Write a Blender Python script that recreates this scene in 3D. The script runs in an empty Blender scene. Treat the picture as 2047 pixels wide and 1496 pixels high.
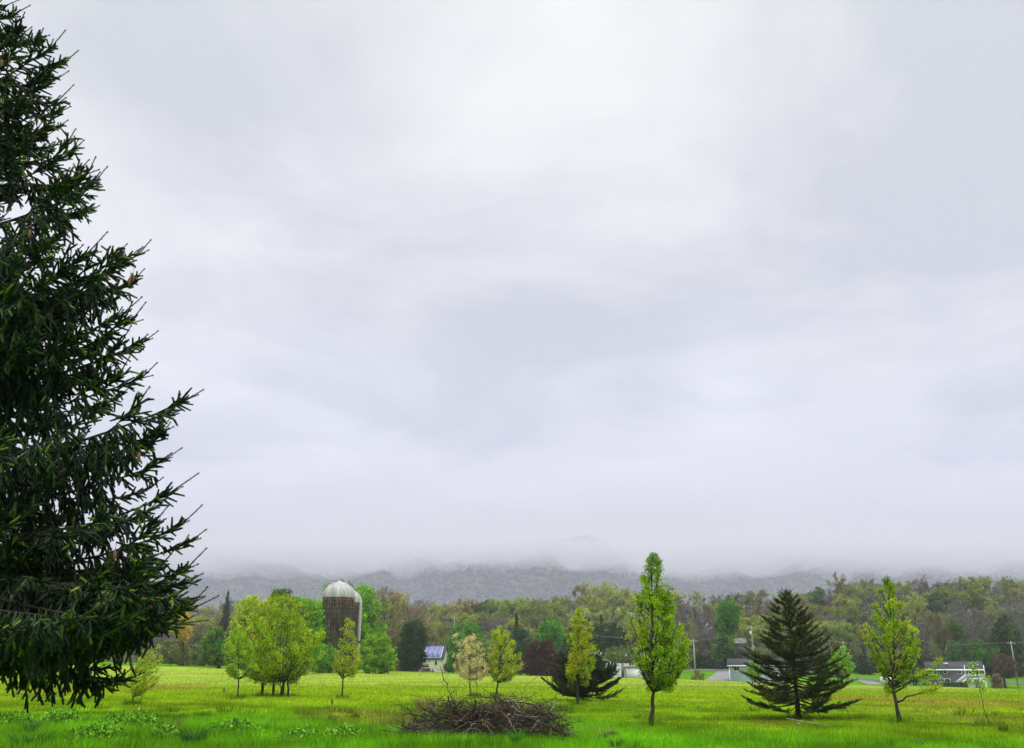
import bpy, math, random
import numpy as np
from math import radians as R_

rng = np.random.default_rng(7)
random.seed(7)
SC = bpy.context.scene
COL = SC.collection

# ------------------------------------------------------------------ camera maths
FPX, CX, CY = 1750.0, 1023.5, 748.0          # photograph's focal length and centre in its own pixels
EYE = 1.7
PITCH = math.atan(590.0 / FPX)
CP, SP = math.cos(PITCH), math.sin(PITCH)

def at(px, py, Y):
    """World point seen at photo pixel (px,py), at distance Y straight ahead."""
    u = (px - CX) / FPX; v = (CY - py) / FPX
    dy = CP - v * SP; dz = SP + v * CP
    t = Y / dy
    return np.array([u * t, Y, EYE + dz * t])

def sm(a, b, x):
    t = np.clip((np.asarray(x, float) - a) / (b - a), 0, 1)
    return t * t * (3 - 2 * t)

def gz(x, y):
    """Height of the ground."""
    x = np.asarray(x, float); y = np.asarray(y, float)
    xc = np.clip(x, -160, 170)
    z = sm(30, 165, y) * (0.55 - 0.027 * xc)
    z = z + sm(0, 1, (y - (189 + 17 * sm(55, 90, x))) / 44) * np.clip(2.0 + .010 * xc, .6, 4) * sm(26, 48, x)
    z = z + sm(250, 430, y) * (10 + 15 * sm(30, 200, x) + 2 * np.sin(x * .021))
    z = z - sm(520, 1100, y) * (8 + 15 * sm(30, 200, x))
    z = z + 0.05 * np.sin(x * .55 + y * .21) * np.sin(y * .43 - x * .13) * sm(4, 12, y)
    z = z + 0.10 * np.sin(x * .11 + 1.3) * np.sin(y * .09) * sm(20, 60, y)
    return z

def ground_at(px, py):
    lo = None
    for Y in np.geomspace(3, 400, 4000):
        p = at(px, py, Y)
        if p[2] <= gz(p[0], p[1]):
            return np.array([p[0], p[1], float(gz(p[0], p[1]))])
    p = at(px, py, 200); return np.array([p[0], p[1], float(gz(p[0], p[1]))])

def on_ground(px, Y):
    """Ground point under image column px at distance Y (column read at the horizon)."""
    p = at(px, 1345, Y)
    return np.array([p[0], Y, float(gz(p[0], Y))])

def nrm(a):
    a = np.asarray(a, float)
    return a / np.maximum(np.linalg.norm(a, axis=-1, keepdims=True), 1e-9)

def vnoise(x, y, seed=0):
    """Smooth value noise 0..1, vectorised."""
    x = np.asarray(x, float); y = np.asarray(y, float)
    xi = np.floor(x).astype(np.int64); yi = np.floor(y).astype(np.int64)
    fx = x - xi; fy = y - yi
    fx = fx * fx * (3 - 2 * fx); fy = fy * fy * (3 - 2 * fy)
    def h(a, b):
        n = (a * 374761393 + b * 668265263 + seed * 974634777) & 0x7fffffff
        n = ((n ^ (n >> 13)) * 1274126177) & 0x7fffffff
        return ((n ^ (n >> 16)) & 0xffff) / 65535.0
    return (h(xi, yi) * (1 - fx) + h(xi + 1, yi) * fx) * (1 - fy) + (h(xi, yi + 1) * (1 - fx) + h(xi + 1, yi + 1) * fx) * fy

def fbm(x, y, o=4, seed=0):
    s = 0; a = .5; t = 0
    for i in range(o):
        s = s + a * vnoise(x * 2 ** i, y * 2 ** i, seed + i); t += a; a *= .5
    return s / t

def clumps(p, size, seed=0):
    q = p / size
    return (vnoise(q[:, 0], q[:, 1] * .9 + 7.3, seed) + vnoise(q[:, 1] + 3.1, q[:, 2], seed + 5) + vnoise(q[:, 2] * .9 + 1.7, q[:, 0] + 9.2, seed + 9)) / 3

# ------------------------------------------------------------------ geometry collector
class Geo:
    def __init__(s):
        s.v = []; s.t = []; s.q = []; s.c = []; s.n = 0
    def add(s, verts, tris=None, quads=None, col=(1, 1, 1)):
        verts = np.asarray(verts, np.float32).reshape(-1, 3)
        k = len(verts)
        col = np.asarray(col, np.float32)
        if col.ndim == 1: col = np.broadcast_to(col, (k, 3))
        s.v.append(verts); s.c.append(col)
        if tris is not None and len(tris): s.t.append(np.asarray(tris, np.int32).reshape(-1, 3) + s.n)
        if quads is not None and len(quads): s.q.append(np.asarray(quads, np.int32).reshape(-1, 4) + s.n)
        s.n += k
    # -- solids
    def box(s, c, d, col=(1, 1, 1), rz=0.0, taper=1.0):
        c = np.asarray(c, float); d = np.asarray(d, float) / 2
        P = np.array([[sx, sy, sz] for sz in (-1, 1) for sy in (-1, 1) for sx in (-1, 1)], float)
        P[4:, :2] *= taper
        P = P * d
        if rz:
            cz, sz_ = math.cos(rz), math.sin(rz)
            P = np.stack([P[:, 0] * cz - P[:, 1] * sz_, P[:, 0] * sz_ + P[:, 1] * cz, P[:, 2]], 1)
        s.add(P + c, quads=[(0, 2, 3, 1), (4, 5, 7, 6), (0, 1, 5, 4), (2, 6, 7, 3), (0, 4, 6, 2), (1, 3, 7, 5)], col=col)
    def tube(s, pts, rad, sides=6, col=(1, 1, 1), cap=True):
        pts = np.asarray(pts, float); n = len(pts)
        rad = np.broadcast_to(np.asarray(rad, float), (n,))
        T = nrm(np.gradient(pts, axis=0))
        ref = np.array([0., 0., 1.]) if abs(T[:, 2]).mean() < .8 else np.array([0., 1., 0.])
        A = nrm(np.cross(T, ref)); B = np.cross(T, A)
        th = np.arange(sides) * 2 * math.pi / sides
        V = pts[:, None] + rad[:, None, None] * (np.cos(th)[None, :, None] * A[:, None] + np.sin(th)[None, :, None] * B[:, None])
        i = np.arange(n - 1)[:, None] * sides; j = np.arange(sides)[None]; k = (j + 1) % sides
        Q = np.stack([i + j, i + k, i + sides + k, i + sides + j], -1).reshape(-1, 4)
        V = V.reshape(-1, 3); T_ = []
        if cap:
            V = np.vstack([V, pts[-1:], pts[:1]])
            e = (n - 1) * sides
            T_ = [(e + a, e + (a + 1) % sides, n * sides) for a in range(sides)] + [((a + 1) % sides, a, n * sides + 1) for a in range(sides)]
        s.add(V, tris=T_, quads=Q, col=col)
    def sticks(s, p0, p1, r0, r1, sides=3, col=(1, 1, 1)):
        """Many straight tapered sticks at once."""
        p0 = np.asarray(p0, float); p1 = np.asarray(p1, float); n = len(p0)
        if n == 0: return
        T = nrm(p1 - p0); A = nrm(np.cross(T, np.array([.31, .23, .92]))); B = np.cross(T, A)
        th = np.arange(sides) * 2 * math.pi / sides
        ring = np.cos(th)[None, :, None] * A[:, None] + np.sin(th)[None, :, None] * B[:, None]
        r0 = np.broadcast_to(np.asarray(r0, float), (n,)); r1 = np.broadcast_to(np.asarray(r1, float), (n,))
        V = np.concatenate([p0[:, None] + ring * r0[:, None, None], p1[:, None] + ring * r1[:, None, None]], 1)
        b = np.arange(n)[:, None] * 2 * sides; j = np.arange(sides)[None]; k = (j + 1) % sides
        Q = np.stack([b + j, b + k, b + sides + k, b + sides + j], -1).reshape(-1, 4)
        col = np.asarray(col, float)
        if col.ndim == 2: col = np.repeat(col, 2 * sides, 0)
        s.add(V.reshape(-1, 3), quads=Q, col=col)
    def leaves(s, p, d, L, W, col, fold=.25):
        """Kite-shaped leaves: p foot, d direction, L length, W width, one colour each."""
        n = len(p)
        if n == 0: return
        d = nrm(d); r = nrm(rng.normal(size=(n, 3))); S = nrm(np.cross(d, r)); N = np.cross(S, d)
        L = np.broadcast_to(np.asarray(L, float), (n,))[:, None]; W = np.broadcast_to(np.asarray(W, float), (n,))[:, None]
        m = p + d * L * .5 - N * W * fold
        V = np.stack([p, m + S * W * .5, p + d * L, m - S * W * .5], 1).reshape(-1, 3)
        s.add(V, quads=np.arange(4 * n).reshape(-1, 4), col=np.repeat(np.asarray(col, float), 4, 0))
    def blades(s, p, d, L, W, col, bend=None):
        """Thin triangles (needles, grass)."""
        n = len(p)
        if n == 0: return
        d = nrm(d); r = nrm(rng.normal(size=(n, 3))); S = nrm(np.cross(d, r))
        L = np.broadcast_to(np.asarray(L, float), (n,))[:, None]; W = np.broadcast_to(np.asarray(W, float), (n,))[:, None]
        V = np.stack([p - S * W * .5, p + S * W * .5, p + d * L], 1).reshape(-1, 3)
        s.add(V, tris=np.arange(3 * n).reshape(-1, 3), col=np.repeat(np.asarray(col, float), 3, 0))
    def mesh(s, name, mats, smooth=False):
        me = bpy.data.meshes.new(name)
        V = np.concatenate(s.v); C = np.concatenate(s.c)
        T = np.concatenate(s.t) if s.t else np.zeros((0, 3), np.int32)
        Q = np.concatenate(s.q) if s.q else np.zeros((0, 4), np.int32)
        me.vertices.add(len(V)); me.vertices.foreach_set('co', V.ravel())
        me.loops.add(T.size + Q.size)
        me.loops.foreach_set('vertex_index', np.concatenate([T.ravel(), Q.ravel()]).astype(np.int32))
        me.polygons.add(len(T) + len(Q))
        st = np.concatenate([np.arange(len(T)) * 3, T.size + np.arange(len(Q)) * 4]).astype(np.int32)
        me.polygons.foreach_set('loop_start', st)
        a = me.color_attributes.new('Col', 'FLOAT_COLOR', 'POINT')
        a.data.foreach_set('color', np.concatenate([C, np.ones((len(C), 1), np.float32)], 1).astype(np.float32).ravel())
        for m in (mats if isinstance(mats, (list, tuple)) else [mats]): me.materials.append(m)
        if smooth: me.polygons.foreach_set('use_smooth', np.ones(len(T) + len(Q), bool))
        me.update(calc_edges=True); me.validate()
        return me
    def obj(s, name, mat, parent=None, smooth=False, origin=None):
        if origin is not None:
            for i in range(len(s.v)): s.v[i] = s.v[i] - np.asarray(origin, np.float32)
        o = bpy.data.objects.new(name, s.mesh(name, mat, smooth)); COL.objects.link(o)
        if parent is not None: o.parent = parent
        if origin is not None: o.location = origin
        return o

def tag(o, label=None, cat=None, group=None, kind=None):
    if label: o['label'] = label
    if cat: o['category'] = cat
    if group: o['group'] = group
    if kind: o['kind'] = kind
    return o

def thing(name, label, cat, loc=(0, 0, 0), group=None, rz=0.0):
    o = bpy.data.objects.new(name, None); COL.objects.link(o)
    o.location = [float(a) for a in loc]; o.rotation_euler = (0, 0, rz); o.empty_display_size = .3
    return tag(o, label, cat, group)

def copy_thing(o, loc, rz, sc, label=None, group=None):
    c = o.copy(); COL.objects.link(c)
    c.location = [float(a) for a in loc]; c.rotation_euler = (0, 0, rz); c.scale = sc if isinstance(sc, (tuple, list)) else (sc,) * 3
    if label: c['label'] = label
    if group: c['group'] = group
    for ch in o.children:
        k = ch.copy(); COL.objects.link(k); k.parent = c
    return c

# ------------------------------------------------------------------ materials
def new_mat(name):
    m = bpy.data.materials.new(name); m.use_nodes = True
    nt = m.node_tree; nt.nodes.clear()
    return m, nt, nt.nodes, nt.links

def leaf_mat(name, translucent=.35, rough=.55, vary=.25, per_tree=0.0, spec=.2):
    m, nt, N, L = new_mat(name)
    out = N.new('ShaderNodeOutputMaterial'); at_ = N.new('ShaderNodeAttribute'); at_.attribute_name = 'Col'
    geo = N.new('ShaderNodeNewGeometry'); mr = N.new('ShaderNodeMapRange')
    mr.inputs[3].default_value = 1 - vary; mr.inputs[4].default_value = 1 + vary
    L.new(geo.outputs['Random Per Island'], mr.inputs[0])
    mul = N.new('ShaderNodeVectorMath'); mul.operation = 'SCALE'
    L.new(at_.outputs['Color'], mul.inputs[0]); L.new(mr.outputs[0], mul.inputs['Scale'])
    if per_tree:      # each tree of a kind is a little lighter or darker, yellower or greener than the next
        oi = N.new('ShaderNodeObjectInfo'); r2 = N.new('ShaderNodeMapRange'); r2.inputs[3].default_value = 1 - per_tree; r2.inputs[4].default_value = 1 + per_tree
        L.new(oi.outputs['Random'], r2.inputs[0]); m2 = N.new('ShaderNodeMath'); m2.operation = 'MULTIPLY'
        L.new(mr.outputs[0], m2.inputs[0]); L.new(r2.outputs[0], m2.inputs[1])
        hs = N.new('ShaderNodeHueSaturation'); r3 = N.new('ShaderNodeMapRange'); r3.inputs[3].default_value = .49; r3.inputs[4].default_value = .545
        fr_ = N.new('ShaderNodeMath'); fr_.operation = 'FRACT'; f7 = N.new('ShaderNodeMath'); f7.operation = 'MULTIPLY'; f7.inputs[1].default_value = 7.31
        L.new(oi.outputs['Random'], f7.inputs[0]); L.new(f7.outputs[0], fr_.inputs[0]); L.new(fr_.outputs[0], r3.inputs[0]); L.new(r3.outputs[0], hs.inputs['Hue'])
        L.new(at_.outputs['Color'], hs.inputs['Color']); L.new(hs.outputs[0], mul.inputs[0]); L.new(m2.outputs[0], mul.inputs['Scale'])
    p = N.new('ShaderNodeBsdfPrincipled'); p.inputs['Roughness'].default_value = rough
    p.inputs['Specular IOR Level'].default_value = spec
    L.new(mul.outputs[0], p.inputs['Base Color'])
    t = N.new('ShaderNodeBsdfTranslucent'); L.new(mul.outputs[0], t.inputs[0])
    mx = N.new('ShaderNodeMixShader'); mx.inputs[0].default_value = translucent
    L.new(p.outputs[0], mx.inputs[1]); L.new(t.outputs[0], mx.inputs[2]); L.new(mx.outputs[0], out.inputs[0])
    return m

def solid_mat(name, color, rough=.7, noise=.25, scale=3.0, stretch=(1, 1, 1), attr=False, spec=.3, metal=0.0, bump=0.0, coord='Object'):
    """Principled with a procedural mottling of the base colour."""
    m, nt, N, L = new_mat(name)
    out = N.new('ShaderNodeOutputMaterial'); p = N.new('ShaderNodeBsdfPrincipled')
    p.inputs['Roughness'].default_value = rough; p.inputs['Specular IOR Level'].default_value = spec; p.inputs['Metallic'].default_value = metal
    tc = N.new('ShaderNodeTexCoord'); mp = N.new('ShaderNodeMapping'); mp.inputs['Scale'].default_value = stretch
    L.new(tc.outputs[coord], mp.inputs[0])
    nz = N.new('ShaderNodeTexNoise'); nz.inputs['Scale'].default_value = scale; nz.inputs['Detail'].default_value = 5
    L.new(mp.outputs[0], nz.inputs['Vector'])
    mr = N.new('ShaderNodeMapRange'); mr.inputs[1].default_value = .3; mr.inputs[2].default_value = .7
    mr.inputs[3].default_value = 1 - noise; mr.inputs[4].default_value = 1 + noise
    L.new(nz.outputs[0], mr.inputs[0])
    mul = N.new('ShaderNodeVectorMath'); mul.operation = 'SCALE'
    if attr:
        a = N.new('ShaderNodeAttribute'); a.attribute_name = 'Col'; L.new(a.outputs['Color'], mul.inputs[0])
    else:
        mul.inputs[0].default_value = color
    L.new(mr.outputs[0], mul.inputs['Scale']); L.new(mul.outputs[0], p.inputs['Base Color'])
    if bump:
        b = N.new('ShaderNodeBump'); b.inputs['Strength'].default_value = bump; L.new(nz.outputs[0], b.inputs['Height']); L.new(b.outputs[0], p.inputs['Normal'])
    L.new(p.outputs[0], out.inputs[0])
    return m

M = {}
M['leaf'] = leaf_mat('leaf', .45)
M['wood_leaf'] = leaf_mat('woodland_leaf', .4, .6, .3, .45)
M['needle'] = leaf_mat('needle', .12, .5, .3)
M['grass'] = leaf_mat('grass_blade', .35, .7, .25, spec=.04)
M['bark'] = solid_mat('bark', (.05, .042, .034), .9, .45, 6, (1, 1, .25), bump=.4)
M['bark_col'] = solid_mat('bark_mixed', (1, 1, 1), .9, .35, 4, (1, 1, .25), attr=True)

def pal(palette, n):
    """n colours drawn from [(rgb, weight), ...] with a little jitter of hue."""
    c = np.array([a for a, _ in palette], float); w = np.array([b for _, b in palette], float); w /= w.sum()
    k = rng.choice(len(c), n, p=w)
    j = 1 + rng.normal(size=(n, 3)) * .07
    return np.clip(c[k] * j, .002, .9)
# ------------------------------------------------------------------ camera
cam = bpy.data.cameras.new('camera'); camo = bpy.data.objects.new('camera', cam); COL.objects.link(camo)
cam.sensor_width = 36; cam.lens = 36 * FPX / 2047; cam.clip_end = 20000; cam.clip_start = .1
camo.location = (0, 0, EYE); camo.rotation_euler = (math.pi / 2 + PITCH, 0, 0)
SC.camera = camo

# ------------------------------------------------------------------ sky: bright overcast, brightest overhead
SUN_EL, SUN_AZ = R_(58), R_(150)     # behind and above the photographer's right shoulder
w = bpy.data.worlds.new('World'); SC.world = w; w.use_nodes = True
nt = w.node_tree; N = nt.nodes; L = nt.links; N.clear()
out = N.new('ShaderNodeOutputWorld'); bg = N.new('ShaderNodeBackground')
sky = N.new('ShaderNodeTexSky'); sky.sky_type = 'NISHITA'; sky.sun_disc = False
sky.sun_elevation = SUN_EL; sky.sun_rotation = SUN_AZ; sky.air_density = 1.0; sky.dust_density = 3.0
tc = N.new('ShaderNodeTexCoord'); sep = N.new('ShaderNodeSeparateXYZ'); L.new(tc.outputs['Generated'], sep.inputs[0])
def math_(op, a, b=None):
    n = N.new('ShaderNodeMath'); n.operation = op
    for i, x in enumerate((a, b)):
        if x is None: continue
        if isinstance(x, (int, float)): n.inputs[i].default_value = x
        else: L.new(x, n.inputs[i])
    return n.outputs[0]
zc = math_('MAXIMUM', sep.outputs[2], 0.0)
den = math_('ADD', zc, .16)
comb = N.new('ShaderNodeCombineXYZ')
L.new(math_('DIVIDE', sep.outputs[0], den), comb.inputs[0]); L.new(math_('DIVIDE', sep.outputs[1], den), comb.inputs[1])
nz = N.new('ShaderNodeTexNoise'); nz.inputs['Scale'].default_value = 1.25; nz.inputs['Detail'].default_value = 5; nz.inputs['Roughness'].default_value = .55; nz.inputs['Distortion'].default_value = .35
mpw = N.new('ShaderNodeMapping'); mpw.inputs['Location'].default_value = (3.7, 1.9, 0); L.new(comb.outputs[0], mpw.inputs[0]); L.new(mpw.outputs[0], nz.inputs['Vector'])
cr = N.new('ShaderNodeValToRGB')
cr.color_ramp.elements[0].position = .40; cr.color_ramp.elements[0].color = (.58, .597, .642, 1)
cr.color_ramp.elements[1].position = .60; cr.color_ramp.elements[1].color = (.94, .94, .92, 1)
L.new(nz.outputs[0], cr.inputs[0])
# brightness with elevation (zenith above the view raised to light the ground)
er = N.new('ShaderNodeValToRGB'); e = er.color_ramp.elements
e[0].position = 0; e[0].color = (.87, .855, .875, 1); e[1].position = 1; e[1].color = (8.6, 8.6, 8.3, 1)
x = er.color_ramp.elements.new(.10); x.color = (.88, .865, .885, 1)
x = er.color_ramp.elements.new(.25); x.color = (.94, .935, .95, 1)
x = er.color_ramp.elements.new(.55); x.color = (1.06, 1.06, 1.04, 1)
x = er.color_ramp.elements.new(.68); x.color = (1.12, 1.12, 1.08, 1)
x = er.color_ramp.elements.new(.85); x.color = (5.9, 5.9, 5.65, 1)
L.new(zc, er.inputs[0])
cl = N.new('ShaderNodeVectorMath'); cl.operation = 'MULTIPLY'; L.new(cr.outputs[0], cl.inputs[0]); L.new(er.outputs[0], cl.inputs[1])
# two places where the cloud is thin and brighter
cur = cl.outputs[0]
for px_, py_, k_, am in ((670, 815, 420, .20), (1440, 785, 520, .22), (410, 725, 500, .18)):
    dv = nrm(at(px_, py_, 10) - np.array([0, 0, EYE])); dt = N.new('ShaderNodeVectorMath'); dt.operation = 'DOT_PRODUCT'; L.new(tc.outputs['Generated'], dt.inputs[0]); dt.inputs[1].default_value = dv
    pw_ = math_('POWER', math_('MAXIMUM', dt.outputs['Value'], 0.0), k_); am_ = math_('MULTIPLY', math_('MULTIPLY', pw_, nz.outputs[0]), am * 2)
    ad = N.new('ShaderNodeVectorMath'); ad.operation = 'ADD'; cx_ = N.new('ShaderNodeCombineXYZ')
    for i_ in range(3): L.new(am_, cx_.inputs[i_])
    L.new(cur, ad.inputs[0]); L.new(cx_.outputs[0], ad.inputs[1]); cur = ad.outputs[0]
ns = N.new('ShaderNodeVectorMath'); ns.operation = 'SCALE'; ns.inputs['Scale'].default_value = .07; L.new(sky.outputs[0], ns.inputs[0])
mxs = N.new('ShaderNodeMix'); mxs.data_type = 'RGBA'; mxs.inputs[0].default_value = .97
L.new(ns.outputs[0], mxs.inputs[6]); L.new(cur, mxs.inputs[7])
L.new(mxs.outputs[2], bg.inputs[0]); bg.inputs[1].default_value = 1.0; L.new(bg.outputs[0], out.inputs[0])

sun = bpy.data.lights.new('sun', 'SUN'); sun.energy = 1.5; sun.angle = R_(18); sun.color = (1, .96, .88)
so = bpy.data.objects.new('sun', sun); COL.objects.link(so)
so.rotation_euler = (math.pi / 2 - SUN_EL, 0, math.pi - SUN_AZ)

SC.view_settings.view_transform = 'Standard'; SC.view_settings.look = 'None'; SC.view_settings.exposure = 0; SC.view_settings.gamma = 1
SC.render.engine = 'CYCLES'
cy = SC.cycles
cy.use_denoising = True; cy.max_bounces = 8; cy.diffuse_bounces = 3; cy.glossy_bounces = 2; cy.transmission_bounces = 3; cy.transparent_max_bounces = 8
cy.volume_bounces = 3; cy.use_adaptive_sampling = True; cy.adaptive_threshold = .015; cy.caustics_reflective = False; cy.caustics_refractive = False

# ------------------------------------------------------------------ ground colours (what grows there)
RUST = [ground_at(*p) + np.array([0, 0, r]) for p, r in (((310, 1377), 4.5), ((345, 1372), 4.0), ((720, 1437), 2.4), ((790, 1450), 1.6), ((690, 1425), 2.0), ((1540, 1447), 1.1),
        ((1900, 1403), 7), ((1780, 1398), 5), ((2030, 1412), 6), ((1840, 1425), 3), ((1720, 1400), 4), ((120, 1385), 4), ((860, 1400), 2.5), ((1190, 1462), .8), ((2020, 1440), 2))]
RUSTC = [(.27, .105, .03), (.24, .12, .03), (.24, .19, .03), (.25, .19, .04), (.2, .19, .03), (.22, .10, .03),
         (.22, .17, .03), (.2, .13, .03), (.22, .17, .03), (.2, .19, .03), (.18, .11, .03), (.23, .17, .03), (.2, .16, .04), (.2, .15, .05), (.22, .19, .04)]
def ground_colour(x, y):
    x = np.asarray(x, float); y = np.asarray(y, float)
    lush = np.array([.095, .245, .004]); dark = np.array([.108, .20, .003]); yel = np.array([.17, .262, .005])
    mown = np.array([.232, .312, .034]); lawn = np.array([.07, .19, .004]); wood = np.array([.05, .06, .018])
    n1 = fbm(x * .18, y * .18, 4, 3); n2 = fbm(x * .05 + 9, y * .11, 3, 11); n3 = fbm(x * .035, y * .45, 3, 23)
    u = x / np.maximum(y, 1)
    e = lambda t: np.asarray(t)[..., None]
    near = 36 + 5 * (n2 - .5) - 9 * sm(.02, .2, u) - 4 * sm(.2, .45, u)
    c = lush + (dark - lush) * e(sm(near - 3, near + 4, y))
    c = c + (lush * .9 - c) * 0
    c = c + (yel - c) * e(np.clip(sm(44, 60, y + 16 * (n2 - .5)) * .85 + sm(.42, .62, n1) * .45 + .25 * sm(.05, .3, u), 0, 1) * sm(near - 4, near + 6, y))
    c = c + (mown - c) * e(sm(72, 92, y + 10 * (n2 - .5)))
    c = c * e(1 - .22 * sm(.50, .68, n3) * sm(60, 80, y))                       # mowing stripes, thicker growth
    lawny = sm(0, 1, (y - (186 + 4 * np.sin(x * .06))) / 1.5)
    lawny = np.maximum(lawny, sm(-44, -46.5, x) * sm(150, 156, y))
    c = c + (lawn - c) * e(lawny)
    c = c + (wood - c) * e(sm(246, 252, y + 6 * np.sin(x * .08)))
    n5 = fbm(x * .55 + 3, y * .35, 3, 41)
    c = c * e(1 - .3 * sm(.52, .66, n5) * sm(60, 40, y) + .25 * sm(.46, .34, n5) * sm(60, 40, y))   # denser and thinner growth
    for P, q in zip(RUST, RUSTC):
        r = (P[2] - gz(P[0], P[1]))
        d = np.hypot((x - P[0]) / r, (y - P[1]) / (r * 1.9)) + (n1 - .5) * 1.2
        c = c + (np.array(q) - c) * e(.42 * sm(1.1, .2, d))
    return c

# ------------------------------------------------------------------ ground sheet: a disc reaching past the woods
ang = np.concatenate([np.linspace(-42, 42, 360), np.linspace(46, 314, 64)]) * math.pi / 180
rad = np.concatenate([np.geomspace(.8, 16, 14)[:-1], np.geomspace(16, 270, 230)[:-1], np.geomspace(270, 3000, 60)])
RA, AN = np.meshgrid(rad, ang, indexing='ij')
X = RA * np.sin(AN); Y = RA * np.cos(AN); Z = gz(X, Y)
g = Geo(); nr, na = X.shape
i = np.arange(nr - 1)[:, None] * na; j = np.arange(na)[None]; k = (j + 1) % na
V = np.stack([X, Y, Z], -1).reshape(-1, 3)
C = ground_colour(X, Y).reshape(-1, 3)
Q = np.stack([i + j, i + na + j, i + na + k, i + k], -1).reshape(-1, 4)[:, ::-1]
Vc = np.vstack([V, [[0, 0, 0]]]); Cc = np.vstack([C, C[:1]])
g.add(Vc, tris=[(a, (a + 1) % na, nr * na) for a in range(na)][::1], quads=Q, col=Cc)
m, nt, N, L = new_mat('ground')
o_ = N.new('ShaderNodeOutputMaterial'); p = N.new('ShaderNodeBsdfPrincipled'); p.inputs['Roughness'].default_value = .9; p.inputs['Specular IOR Level'].default_value = .0
a = N.new('ShaderNodeAttribute'); a.attribute_name = 'Col'; tcn = N.new('ShaderNodeTexCoord')
def gnoise(scale, stretch, lo, hi):
    mp = N.new('ShaderNodeMapping'); mp.inputs['Scale'].default_value = stretch; L.new(tcn.outputs['Object'], mp.inputs[0])
    n = N.new('ShaderNodeTexNoise'); n.inputs['Scale'].default_value = scale; n.inputs['Detail'].default_value = 6; n.inputs['Roughness'].default_value = .65; L.new(mp.outputs[0], n.inputs['Vector'])
    r = N.new('ShaderNodeMapRange'); r.inputs[1].default_value = .3; r.inputs[2].default_value = .7; r.inputs[3].default_value = lo; r.inputs[4].default_value = hi; L.new(n.outputs[0], r.inputs[0])
    return r.outputs[0], n.outputs[0]
f1, h1 = gnoise(.5, (.25, 1, 1), .78, 1.2); f2, h2 = gnoise(5, (1, .5, 1), .7, 1.3)
mm = N.new('ShaderNodeMath'); mm.operation = 'MULTIPLY'; L.new(f1, mm.inputs[0]); L.new(f2, mm.inputs[1])
sc_ = N.new('ShaderNodeVectorMath'); sc_.operation = 'SCALE'; L.new(a.outputs['Color'], sc_.inputs[0]); L.new(mm.outputs[0], sc_.inputs['Scale'])
L.new(sc_.outputs[0], p.inputs['Base Color'])
bp = N.new('ShaderNodeBump'); bp.inputs['Strength'].default_value = .5; bp.inputs['Distance'].default_value = .15; L.new(h2, bp.inputs['Height']); L.new(bp.outputs[0], p.inputs['Normal'])
L.new(p.outputs[0], o_.inputs[0])
M['ground'] = m
go = g.obj('ground', m, smooth=True); tag(go, kind='structure')

# ------------------------------------------------------------------ mountain
def mz(x, y):
    r = 505 + 50 * (fbm(x * .0011 + 4, 0 * x, 3, 5) - .5)
    yy = y + 350 * (fbm(x * .0016, y * .0006, 3, 31) - .5) * 2
    z = 18 + (r - 18) * sm(1900, 3900, yy) ** 1.0
    z = z - (r - 60) * .6 * sm(4300, 5600, yy)
    z = z + 70 * (fbm(x * .0035, y * .0030, 4, 77) - .5) * sm(2000, 2800, yy)
    return z
xs = np.linspace(-5000, 5000, 260); ys = np.linspace(1850, 5600, 110)
X, Y = np.meshgrid(xs, ys); Z = mz(X, Y); Z[0] = -6; Z[-1] = 0
g = Geo(); ny, nx = X.shape
i = np.arange(ny - 1)[:, None] * nx; j = np.arange(nx - 1)[None]
nn = fbm(X * .008, Y * .008, 3, 9)[..., None]
C = np.array([.04, .05, .035]) * (1 - nn) + np.array([.07, .075, .05]) * nn
g.add(np.stack([X, Y, Z], -1).reshape(-1, 3), quads=np.stack([i + j, i + j + 1, i + nx + j + 1, i + nx + j], -1).reshape(-1, 4), col=C.reshape(-1, 3))
M['hill'] = solid_mat('hillside', (1, 1, 1), .95, .4, .02, attr=True, spec=.05)
tag(g.obj('mountain', M['hill'], smooth=True), kind='structure')
# its woods: one mass of crowns
n = 26000
x = rng.uniform(-2300, 2300, n); y = 2150 + 1500 * rng.random(n) ** 1.2
ok = np.abs(x) < y * .66; x, y = x[ok], y[ok]; n = len(x)
phi = (1 + 5 ** .5) / 2
IV = nrm(np.array([(-1, phi, 0), (1, phi, 0), (-1, -phi, 0), (1, -phi, 0), (0, -1, phi), (0, 1, phi), (0, -1, -phi), (0, 1, -phi), (phi, 0, -1), (phi, 0, 1), (-phi, 0, -1), (-phi, 0, 1)], float))
IF = np.array([(0, 11, 5), (0, 5, 1), (0, 1, 7), (0, 7, 10), (0, 10, 11), (1, 5, 9), (5, 11, 4), (11, 10, 2), (10, 7, 6), (7, 1, 8), (3, 9, 4), (3, 4, 2), (3, 2, 6), (3, 6, 8), (3, 8, 9), (4, 9, 5), (2, 4, 11), (6, 2, 10), (8, 6, 7), (9, 8, 1)])
s = rng.uniform(3, 8, n); V = IV[None] * (s[:, None, None] * np.array([1, 1, 1.1])) * rng.uniform(.75, 1.25, (n, 12, 1)) + np.stack([x, y, mz(x, y) + s * .5], 1)[:, None]
C = pal([((.055, .062, .046), 3), ((.060, .064, .048), 4), ((.085, .088, .064), 1.5), ((.066, .062, .054), 2), ((.045, .052, .045), 2)], n)
g = Geo(); g.add(V.reshape(-1, 3), tris=(np.arange(n)[:, None, None] * 12 + IF[None]).reshape(-1, 3), col=np.repeat(C, 12, 0))
tag(g.obj('mountain_woods', M['hill']), kind='stuff')

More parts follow.
